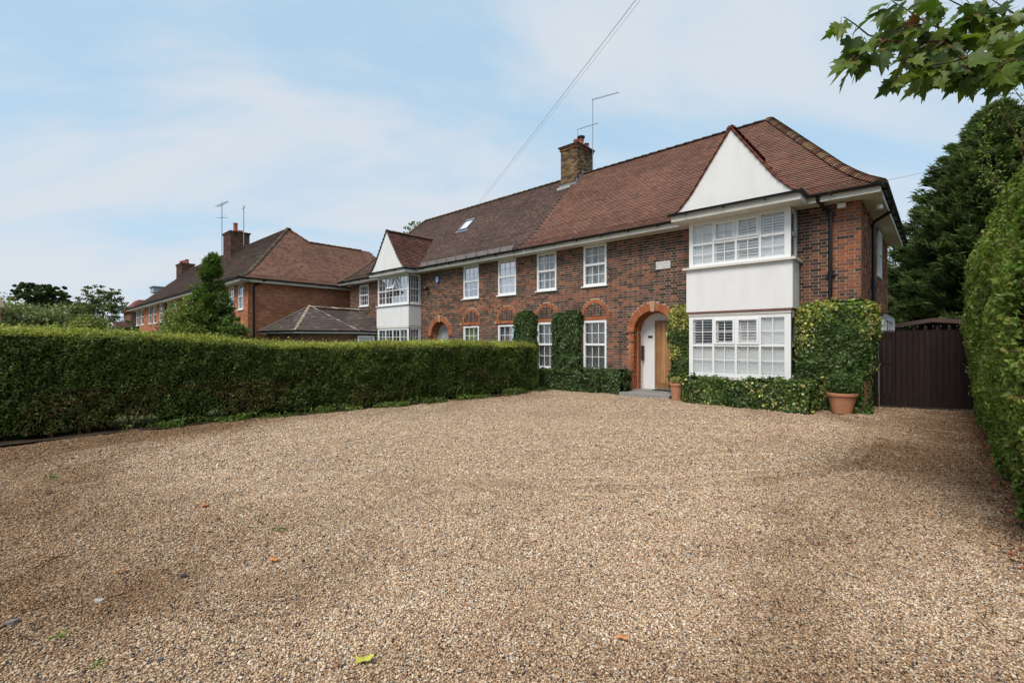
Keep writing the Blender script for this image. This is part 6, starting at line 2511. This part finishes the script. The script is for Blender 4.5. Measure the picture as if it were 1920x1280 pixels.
b_ = at(1868, 643, 17.5)
conifer('conifer_tree', 'very tall dark green conifer behind the gate and hedge', (b_.x, b_.y, 0), 10.6, 4.1, 24000, 0.34, (0.068, 0.105, 0.045), seed=4)
b_ = at(1775, 643, 18.5)
conifer('conifer_tree', 'lower dark conifer behind the garden shelter', (b_.x, b_.y, 0), 6.8, 2.3, 6500, 0.28, (0.058, 0.094, 0.040), seed=8)
b_ = at(1702, 643, 20.5)
conifer('conifer_tree', 'dark conifer close behind the side wall of the house', (b_.x, b_.y, 0), 4.6, 1.7, 3200, 0.30, (0.022, 0.042, 0.02), seed=9)
b_ = at(1722, 643, 27)
broadleaf('broadleaf_tree', 'loose grey-green tree with gaps of sky between house and tall conifer', (b_.x, b_.y, 0), 11.0,
          [(0, 0, 4.6, 2.0, 2.0, 2.0), (0.3, 0, 7.2, 1.9, 1.9, 1.6), (1.2, 0, 9.2, 1.3, 1.3, 1.2), (-1.2, 0, 5.8, 1.4, 1.4, 1.4), (2.2, 0, 10.2, 1.0, 1.0, 0.8), (1.5, 0, 6.0, 1.6, 1.6, 1.8), (-0.6, 0, 8.0, 0.9, 0.9, 0.9)],
          0.13, 9500, (0.085, 0.125, 0.055), (0.14, 0.16, 0.08), 0.1, 0.16, 0.38, seed=6)
# leafy shoots that climb out of the tall hedge against the conifer
def climber(name, label, start, pts_px, leaf, n_leaf, col):
    root = thing(name, label, 'climber', start)
    st = MB()
    L = []
    for line in pts_px:
        pts = [at(*p) for p in line]
        st.tube(pts, [0.004] * (len(pts) - 1) + [0.0015], 5)
        for a, b in zip(pts[:-1], pts[1:]):
            m = max(2, int((b - a).length / 0.035))
            for k in range(m):
                q = a.lerp(b, k / m)
                for _ in range(n_leaf):
                    L.append(q + Vector((rnd.gauss(0, .05), rnd.gauss(0, .05), rnd.gauss(0, .05))))
    st.build('stems', M['stem'], root)
    A = np.array([tuple(v) for v in L])
    tag(leaf_obj('leaves', A, np.tile([-0.2, -0.5, 1.0], (len(A), 1)), leaf, palette(len(A), col, 0.4), M['leaf'], root, rigid=0.3, aspect=0.6), kind='stuff')


climber('climbing_plant', 'thin arching shoots with tiny leaves in front of the conifer tip', tuple(at(1925, 300, 6.5)),
        [[(1930, 300, 6.5), (1905, 250, 6.6), (1880, 215, 6.7), (1862, 190, 6.8)], [(1930, 260, 6.5), (1920, 190, 6.6), (1895, 160, 6.6), (1868, 150, 6.7)],
         [(1930, 200, 6.5), (1905, 175, 6.5), (1878, 178, 6.6), (1850, 205, 6.6)]], 0.042, 1, (0.13, 0.16, 0.06))
climber('climbing_plant', 'pale green leafy shoots hanging down against the dark conifer', tuple(at(1870, 400, 7.5)),
        [[(1895, 400, 7.3), (1868, 350, 7.5), (1850, 300, 7.6), (1846, 250, 7.6), (1856, 215, 7.6)], [(1868, 350, 7.5), (1845, 330, 7.6), (1832, 300, 7.6)],
         [(1885, 380, 7.4), (1870, 330, 7.4), (1868, 290, 7.4)], [(1925, 330, 6.0), (1915, 280, 6.0), (1918, 240, 6.0)]], 0.06, 2, (0.13, 0.18, 0.055))

# left side trees beyond the hedge
def spot(px, d):
    q = at(px, 643, d)
    return (q.x, q.y, 0)


z_at = lambda py, d: EYE + (643 - py) / FPX * d
d = 62
broadleaf('cedar_tree', 'dark flat topped cedar on the skyline at far left', spot(75, d), 10.2,
          [(-0.6, -0.3, 9.0, 2.6, 2.6, 0.45), (1.6, 1.0, 8.7, 2.0, 2.0, 0.4), (-2.2, -1.4, 8.2, 1.7, 1.7, 0.35), (2.6, 2.0, 7.9, 1.6, 1.5, 0.4), (0.2, 0, 8.0, 2.8, 2.8, 0.7), (3.0, 2.6, 6.9, 1.4, 1.4, 0.5), (-3.2, -2, 7.3, 1.2, 1, 0.5), (0.5, 0.5, 6.9, 2.6, 2.4, 0.7), (-1.6, -1, 6.2, 1.8, 1.8, 0.7)],
          0.30, 42000, (0.050, 0.080, 0.034), None, 0, 0.32, 0.12, seed=14, limbs=16)
d = 52
broadleaf('broadleaf_tree', 'rounded dark tree beside the cedar on the skyline', spot(150, d), 7.2,
          [(-0.2, 0, 5.2, 1.3, 1.3, 1.4), (-0.9, -1.0, 4.3, 1.3, 1.2, 1.3), (0.4, 0.5, 3.2, 1.5, 1.5, 1.4)], 0.20, 9500, (0.045, 0.078, 0.028), None, 0, 0.2, 0.34, seed=15)
broadleaf('broadleaf_tree', 'tall airy tree with sky gaps left of the long brick house', spot(193, d), 9.2,
          [(0, 0, 7.0, 1.7, 1.7, 1.0), (0.8, 0.8, 5.6, 1.5, 1.4, 1.3), (-0.7, -0.7, 5.8, 1.4, 1.3, 1.2), (0.9, 0.9, 4.0, 1.5, 1.3, 1.2), (-0.2, -0.2, 3.2, 1.6, 1.5, 1.2)], 0.19, 10500, (0.062, 0.10, 0.032), (0.10, 0.13, 0.05), 0.1, 0.22, 0.42, seed=16)
broadleaf('broadleaf_tree', 'small green bush below the end of the long brick roof', spot(236, 50), 4.2,
          [(0, 0, 2.4, 1.5, 1.5, 1.1), (0.8, 0.8, 1.9, 1.2, 1.2, 0.9)], 0.17, 4500, (0.055, 0.09, 0.03), None, 0, 0.1, 0.3, seed=17, cat='bush')
for (px, dd, top, rx, lab, c) in ((30, 30, 552, 2.6, 'tall grey-green willow shrub at the left edge above the hedge', (0.115, 0.15, 0.075)),
                                  (118, 30, 566, 2.3, 'grey-green willow shrub in the middle of the garden beyond the hedge', (0.12, 0.155, 0.07)),
                                  (182, 29, 592, 1.6, 'low yellow-green bush just above the hedge near the airy tree', (0.15, 0.19, 0.05)),
                                  (-40, 28, 540, 2.3, 'pale willow shrub cut by the left edge of the frame', (0.12, 0.15, 0.08))):
    h = z_at(top, dd)
    broadleaf('willow_shrub', lab, spot(px, dd), h, [(0, 0, h * 0.55, rx, rx, h * 0.42), (0.5 * rx, .3 * rx, h * 0.4, rx * .8, rx * .8, h * .36), (-0.5 * rx, -.3 * rx, h * 0.45, rx * .8, rx * .8, h * .36)],
              0.15, 17000, c, (0.19, 0.22, 0.12), 0.15, 0.08, 0.2, seed=20 + int(px), cat='shrub', limbs=20)
# tree tips behind the neighbour's roof
broadleaf('broadleaf_tree', 'green treetop just peeping over the dark roof behind the small gable', spot(785, 34), 11.2,
          [(0.3, 0, 9.6, 1.2, 1.2, 0.75), (-0.6, 0, 9.0, 1.0, 1.0, 0.7), (0, 0, 7.5, 1.8, 1.8, 1.2)], 0.15, 4500, (0.085, 0.13, 0.04), None, 0, 0.2, 0.3, seed=31)

# climbing conifer and shrubs against the far house
b_ = at(396, 643, 20.3)
conifer('conifer_tree', 'tall ivy grown conifer in front of the long brick house', (b_.x, b_.y, 0), 5.35, 0.82, 3600, 0.30, (0.075, 0.125, 0.035), seed=41, power=0.8)
for (px, dd, top, rx, lab, c) in ((352, 19.8, 556, 1.0, 'yellow-green climbing shrub left of the tall conifer', (0.13, 0.18, 0.045)), (437, 19.9, 586, 0.62, 'rounded clipped green shrub at the corner of the brick house', (0.09, 0.15, 0.04)),
                                  (418, 20.2, 540, 0.55, 'dark leafy climber between conifer and brick corner', (0.045, 0.085, 0.025)), (372, 20.0, 528, 0.6, 'bright green climber on the left flank of the conifer', (0.10, 0.15, 0.035)),
                                  (330, 22.5, 590, 1.0, 'low dark green shrub under the white windows', (0.06, 0.10, 0.03))):
    h = z_at(top, dd)
    broadleaf('garden_shrub', lab, spot(px, dd), h, [(0, 0, h * 0.55, rx, rx, h * 0.43), (0.2, 0.1, h * 0.35, rx * 1.1, rx, h * .34)], 0.10, 9000, c, (0.17, 0.21, 0.07), 0.1, 0.06, 0.12, seed=50 + px, cat='shrub', limbs=10)

# far gables at the left
hs = thing('distant_house', 'tiny white gabled roof peeping over the hedge below the airy tree', 'house', spot(205, 46))
m_ = MB()
a, b, c = at(195, 613, 46), at(202, 604, 46), at(210, 613, 46)
m_.prism([a - Vector((0, 0, 2)), c - Vector((0, 0, 2)), c, b, a], (-0.1, 0.3, 0))
m_.build('gable', M['render'], hs)
m_ = MB()
bb_, cc_ = at(202, 602.5, 46), at(211, 613, 46)
off = at(236, 603, 50) - bb_
m_.add([bb_, bb_ + off, cc_ + off, cc_], [(0, 1, 2, 3)], (0.2, 0.09, 0.06))
m_.build('roof', M['tile'], hs)
hs = thing('distant_house', 'weathered wooden roof corner cut off by the left edge of the frame', 'house', spot(-20, 16))
m_ = MB()
a, b, c = at(0, 556, 16), at(9, 575, 16), at(-70, 576, 16)
back = (at(-30, 575, 20) - at(-10, 575, 16))
m_.prism([b, a, at(-40, 540, 16), c], back, (0.34, 0.27, 0.2))
m_.build('roof', M['tile'], hs)
m_ = MB()
m_.prism([at(1, 577, 16), at(-70, 577, 16), at(-70, 700, 16), at(1, 700, 16)], back, (0.2, 0.10, 0.07))
m_.build('wall', M['brick'], hs)
hs = thing('distant_house', 'small red roof and dark gable at the far end of the long brick house', 'house', spot(243, 62))
m_ = MB()
q = at(240, 580, 62)
m_.box(q.x - 3.5, q.x + 2, q.y, q.y + 6, 0, q.z - 0.4, (0.2, 0.10, 0.07))
m_.build('wall', M['brick'], hs)
m_ = MB()
m_.prism([(q.x - 3.9, q.y - .3, q.z - .4), (q.x + 2.3, q.y - .3, q.z - .4), (q.x + 1.0, q.y + 1, q.z + 1.3), (q.x - 2.5, q.y + 1, q.z + 1.3)], (0, 5, 0), (0.2, 0.06, 0.05))
m_.build('roof', M['tile'], hs)

# ------------------------------------------------------------------ overhead wires
def wire(name, label, a, b, sag, r):
    m_ = MB()
    pts = [a.lerp(b, t) - Vector((0, 0, sag * 4 * t * (1 - t))) for t in np.linspace(0, 1, 26)]
    m_.tube(pts, r, 5)
    return tag(m_.build(name, M['cable']), label, 'cable', group='overhead wires')


a = Vector((-17.25, 16.0, 8.45))
q = at(1183, 0, 7.0)
b = a + (q - a) * 1.75
wire('overhead_cable', 'long grey cable rising from the dark roof to the top of the picture', a, b, 0.10, 0.0045)
wire('overhead_cable', 'thinner second wire just below the long roof cable', a + Vector((0.15, 0, -0.02)), b + Vector((0.02, 0, -0.02)), 0.12, 0.0025)
wire('overhead_cable', 'short cable running from the roof corner to the trees on the right', Vector((EX, 12.3, 4.86)), at(1790, 305, 19), 0.05, 0.005)

# ------------------------------------------------------------------ maple bough at the top right
def maple_mesh(col, bend):
    half = [(0.0, -0.02), (0.10, -0.10), (0.20, -0.14), (0.34, -0.10), (0.30, 0.00), (0.40, 0.06), (0.56, 0.16), (0.44, 0.20), (0.50, 0.32), (0.36, 0.30), (0.26, 0.28),
            (0.30, 0.44), (0.38, 0.58), (0.26, 0.54), (0.20, 0.62), (0.15, 0.56), (0.10, 0.74), (0.0, 0.98)]
    m_ = MB()
    for sg in (1, -1):
        vs = [(0, 0.25, 0)]
        for (x, y) in half:
            vs.append((sg * x, y, abs(x) * bend[0] - (y - 0.3) ** 2 * bend[1]))
        fs = [((0, i, i + 1) if sg > 0 else (0, i + 1, i)) for i in range(1, len(half))]
        m_.add(vs, fs, col)
    # stalk
    m_.add([(-0.012, -0.02, 0), (0.012, -0.02, 0), (0.01, -0.45, 0.06), (-0.01, -0.45, 0.06)], [(0, 1, 2, 3)], (0.16, 0.06, 0.03))
    return m_.mesh('leaf', M['maple'])


maple_meshes = [maple_mesh(c, b) for c in ((0.060, 0.11, 0.022), (0.095, 0.155, 0.03), (0.045, 0.082, 0.02), (0.13, 0.18, 0.04)) for b in ((0.22, 0.25), (-0.10, 0.35), (0.35, 0.1))]
red_meshes = [maple_mesh((0.20, 0.085, 0.045), (0.4, 0.4))]
maple = thing('maple_tree', 'overhanging maple bough with dark lobed leaves in the top right corner', 'tree', (4.6, 3.0, 0))
tr = MB()
limb(tr, (4.6, 3.0, 0), (4.2, 3.2, 5.2), 0.24, 0.15, 6, 0.01, 12)
limb(tr, (4.2, 3.2, 5.2), (4.4, 3.0, 8.5), 0.15, 0.05, 5, 0.03, 9)
tr.build('trunk', M['bark'], maple)
limb_pts = [(4.25, 3.2, 4.3), tuple(at(2180, 110, 3.7)), tuple(at(2010, 95, 3.6)), tuple(at(1915, 88, 3.5)), tuple(at(1850, 80, 3.5))]
br = MB()
br.tube(limb_pts, [0.07, 0.045, 0.022, 0.014, 0.010], 8)
TW = [
    [(1850, 80, 3.5), (1774, 76, 3.45), (1712, 80, 3.4), (1660, 76, 3.4), (1628, 66, 3.38), (1602, 45, 3.35), (1582, 32, 3.35)],
    [(1850, 80, 3.5), (1790, 62, 3.5), (1740, 45, 3.45), (1705, 22, 3.45), (1672, 2, 3.4)],
    [(1712, 80, 3.4), (1700, 105, 3.4), (1692, 122, 3.4), (1681, 145, 3.38)],
    [(1820, 105, 3.3), (1780, 118, 3.28), (1748, 122, 3.26), (1732, 128, 3.25)],
    [(1900, 85, 3.4), (1860, 100, 3.3), (1825, 118, 3.25), (1800, 130, 3.2)],
    [(1925, 110, 3.2), (1890, 115, 3.15), (1868, 128, 3.15)],
    [(1660, 76, 3.4), (1640, 90, 3.38), (1618, 102, 3.36), (1602, 112, 3.35)],
    [(1915, 88, 3.5), (1870, 95, 3.35), (1820, 105, 3.3), (1780, 120, 3.3), (1750, 140, 3.3)],
    [(1915, 88, 3.5), (1880, 60, 3.6), (1845, 30, 3.6), (1800, 10, 3.55), (1760, -10, 3.5)],
    [(1870, 95, 3.35), (1850, 115, 3.3), (1835, 128, 3.25)],
    [(1990, 95, 3.6), (1940, 115, 3.4), (1905, 120, 3.3), (1880, 125, 3.3)],
    [(1940, 60, 3.7), (1900, 25, 3.7), (1860, 0, 3.7)],
    [(1790, 62, 3.5), (1760, 85, 3.4), (1735, 100, 3.4)],
    [(1740, 45, 3.45), (1705, 50, 3.4), (1680, 55, 3.4)],
]
lf = []
for i, line in enumerate(TW):
    pts = [at(*p) for p in line]
    br.tube(pts, [0.009 - 0.006 * k / (len(pts) - 1) for k in range(len(pts))], 6)
    cum = sum((b - a).length for a, b in zip(pts[:-1], pts[1:]))
    dens = 0.026 if i not in (0,) else 0.040
    for a, b in zip(pts[:-1], pts[1:]):
        m = max(1, int((b - a).length / dens))
        for k in range(m):
            lf.append((a.lerp(b, (k + rnd.random()) / m), i))
    lf.append((pts[-1], i))
    lf.append((pts[-1], i))
br.build('branch', M['bark'], maple)
rnd.shuffle(lf)
lf = lf[:298]
for j, (q, i) in enumerate(lf):
    me = rnd.choice(red_meshes) if rnd.random() < 0.012 else rnd.choice(maple_meshes)
    o = link('leaf', me, maple)
    s_ = rnd.uniform(0.11, 0.185)
    if i in (2, 3):
        s_ *= 0.8
    # leaves hang: tip points down and outwards, face half turned to the light
    tip = Vector((rnd.gauss(-0.35, 0.6), rnd.gauss(-0.1, 0.5), -0.75 + rnd.gauss(0, 0.45))).normalized()
    nrm = Vector((rnd.gauss(0.1, 0.5), rnd.gauss(-0.7, 0.5), rnd.gauss(0.6, 0.4)))
    nrm = (nrm - tip * nrm.dot(tip)).normalized()
    side = tip.cross(nrm)
    rot = Matrix((side, tip, nrm)).transposed()
    o.rotation_euler = rot.to_euler()
    o.scale = (s_, s_, s_)
    o.location = q + tip * s_ * 0.42 + Vector((rnd.uniform(-.03, .03), rnd.uniform(-.03, .03), rnd.uniform(-.03, .03)))
# seed keys
sd = MB()
for _ in range(40):
    q, i = rnd.choice(lf)
    q = q + Vector((rnd.gauss(0, .02), rnd.gauss(0, .02), rnd.uniform(-.08, 0)))
    sd.add([q, q + Vector((0.02, 0, -0.01)), q + Vector((0.03, 0, -0.035)), q + Vector((0.01, 0, -.02))], [(0, 1, 2, 3)], (0.24, 0.11, 0.05))
tag(sd.build('seeds', M['maple'], maple), kind='stuff')
# the rest of the crown, outside the picture to the right and above
N = 9000
P = np.stack([rng.normal(4.9, 1.5, N), rng.normal(2.8, 1.6, N), rng.normal(6.6, 1.2, N)], 1)
dz = P[:, 0] * FW[0] + P[:, 1] * FW[1]
lx = P[:, 0] * RT[0] + P[:, 1] * RT[1]
hid = (dz <= 0.05) | (lx / np.maximum(dz, 0.05) > 1.18) | ((P[:, 2] - EYE) / np.maximum(dz, 0.05) > 0.80)
P = P[hid & (P[:, 2] > 3.6)]
o = leaf_obj('crown', P, np.tile([0, 0, 1.0], (len(P), 1)), 0.17, palette(len(P), (0.05, 0.09, 0.02), 0.4, P), M['maple'], maple, rigid=0.5, aspect=0.9)
tag(o, kind='stuff')

# ------------------------------------------------------------------ things lying on the gravel
def gz(x, y):
    return float(gravel_z(np.array([[x, y, 0.0]]))[0])


def fallen(px, py, size, col, label, kind='fallen_leaf', rot=0.0, curl=0.25):
    k = FPX * EYE / (py - 643)
    q = at(px, 643, k)
    m_ = MB()
    n = 12
    vs = [(0, 0, 0.012)]
    for i in range(n):
        a = 2 * math.pi * i / n
        r = 0.5 * (1 + 0.16 * math.sin(a * 5 + rot)) * (0.72 + 0.28 * abs(math.cos(a)))
        x, y = math.cos(a) * r, math.sin(a) * r * 0.62
        vs.append((x, y, 0.02 + curl * (x * x + y * y) + 0.06 * math.sin(a * 3)))
    m_.add(vs, [(0, i + 1, (i + 1) % n + 1) for i in range(n)], col)
    m_.add([(0.48, 0, 0.05), (0.8, 0.05, 0.02), (0.8, 0.08, 0.02), (0.48, 0.03, 0.05)], [(0, 1, 2, 3)], col)
    o = m_.build(kind, M['dry_leaf'])
    o.location = (q.x, q.y, gz(q.x, q.y) + 0.022)
    o.scale = (size, size, size)
    o.rotation_euler = (0.1, -0.1, rot)
    tag(o, label, 'leaf')
    return o


fallen(683, 1240, 0.085, (0.42, 0.42, 0.10), 'curled yellow-green fallen leaf near the bottom centre of the gravel', rot=0.9, curl=0.5)
fallen(1167, 1205, 0.055, (0.52, 0.22, 0.11), 'orange fallen leaf on the gravel at lower right of centre', rot=0.2)
fallen(383, 950, 0.10, (0.48, 0.17, 0.06), 'flat orange fallen leaf on the left half of the gravel', rot=-0.6, curl=0.1)
fallen(514, 1051, 0.075, (0.50, 0.19, 0.08), 'orange-brown fallen leaf right of the dark stone', rot=0.4)
fallen(228, 1069, 0.07, (0.18, 0.08, 0.04), 'curled brown dead leaf left of the dark stone', rot=1.4, curl=0.5)
fallen(498, 1020, 0.05, (0.17, 0.075, 0.04), 'small brown leaf just above the orange-brown one', rot=2.0, curl=0.4)
fallen(485, 978, 0.05, (0.16, 0.08, 0.04), 'tiny brown leaf between the two orange leaves', rot=2.7, curl=0.4)
fallen(90, 928, 0.11, (0.10, 0.055, 0.035), 'dark shrivelled leaf on the far left of the gravel', rot=0.3, curl=0.6)
fallen(1905, 940, 0.06, (0.35, 0.07, 0.05), 'red fallen leaf at the foot of the tall right hedge', rot=0.3, curl=0.3)


def flat_stone(px, py, sx, sy, h, col, label, seed):
    k = FPX * EYE / (py - 643)
    q = at(px, 643, k)
    r = random.Random(seed)
    n = 9
    base = [(math.cos(2 * math.pi * i / n) * sx * r.uniform(0.75, 1.1), math.sin(2 * math.pi * i / n) * sy * r.uniform(0.75, 1.1)) for i in range(n)]
    m_ = MB()
    vs = [(x, y, -0.02) for x, y in base] + [(x * 0.96, y * 0.96, h * r.uniform(0.5, 0.8)) for x, y in base] + [(0, 0, h)]
    fs = [(i, (i + 1) % n, n + (i + 1) % n, n + i) for i in range(n)] + [(n + i, n + (i + 1) % n, 2 * n) for i in range(n)]
    m_.add(vs, fs, col)
    o = m_.build('flat_stone', M['brick'])
    o.location = (q.x, q.y, gz(q.x, q.y) + 0.012)
    o.rotation_euler = (0, 0, r.uniform(0, 3))
    tag(o, label, 'stone')


flat_stone(187, 1121, 0.034, 0.019, 0.010, (0.42, 0.38, 0.33), 'pale flat stone in the lower left of the gravel', 1)
flat_stone(22, 1166, 0.03, 0.02, 0.013, (0.22, 0.20, 0.19), 'grey flat stone at the lower left edge', 2)
flat_stone(345, 1074, 0.022, 0.017, 0.018, (0.09, 0.07, 0.065), 'dark rounded stone between the fallen leaves', 3)
flat_stone(300, 1228, 0.015, 0.011, 0.011, (0.2, 0.19, 0.18), 'small grey stone near the bottom left', 4)


def twig(label, line, r):
    pts = []
    for px, py in line:
        k = FPX * EYE / (py - 643)
        q = at(px, 643, k)
        pts.append((q.x, q.y, gz(q.x, q.y) + 0.022 + rnd.uniform(0, .01)))
    m_ = MB()
    m_.tube(pts, r, 6)
    a, b = Vector(pts[1]), Vector(pts[2])
    m_.tube([a, a + (b - a) * 0.5 + Vector((0.03, 0.04, 0.012))], [r * .7, r * .3], 5)
    tag(m_.build('twig', M['stem']), label, 'twig')


twig('thin curved dead twig on the left of the gravel', [(60, 1068), (80, 1056), (105, 1047), (128, 1043)], 0.0045)
twig('dark twig beside the pale flat stone', [(200, 1122), (213, 1117), (225, 1113), (236, 1110)], 0.004)
twig('long thin twig near the lower left stones', [(60, 1150), (85, 1140), (110, 1131), (130, 1125)], 0.003)


def weed(px, py, label, n, size, r):
    k = FPX * EYE / (py - 643)
    q = at(px, 643, k)
    P = np.stack([q.x + rng.normal(0, r, n), q.y + rng.normal(0, r, n), gz(q.x, q.y) + 0.02 + rng.random(n) * 0.03], 1)
    o = leaf_obj('weed', P, np.tile([0, 0, 1.0], (n, 1)), size, palette(n, (0.11, 0.20, 0.04), 0.3), M['leaf'], None, rigid=0.5)
    tag(o, label, 'weed')


weed(527, 994, 'tiny green weed sprouting above the orange-brown leaf', 14, 0.03, 0.018)
weed(112, 1198, 'small green weed near the bottom left corner', 12, 0.028, 0.018)
weed(97, 901, 'green weed in the gravel near the left edge', 16, 0.04, 0.03)
weed(186, 1246, 'tiny weed at the very bottom left', 9, 0.022, 0.014)
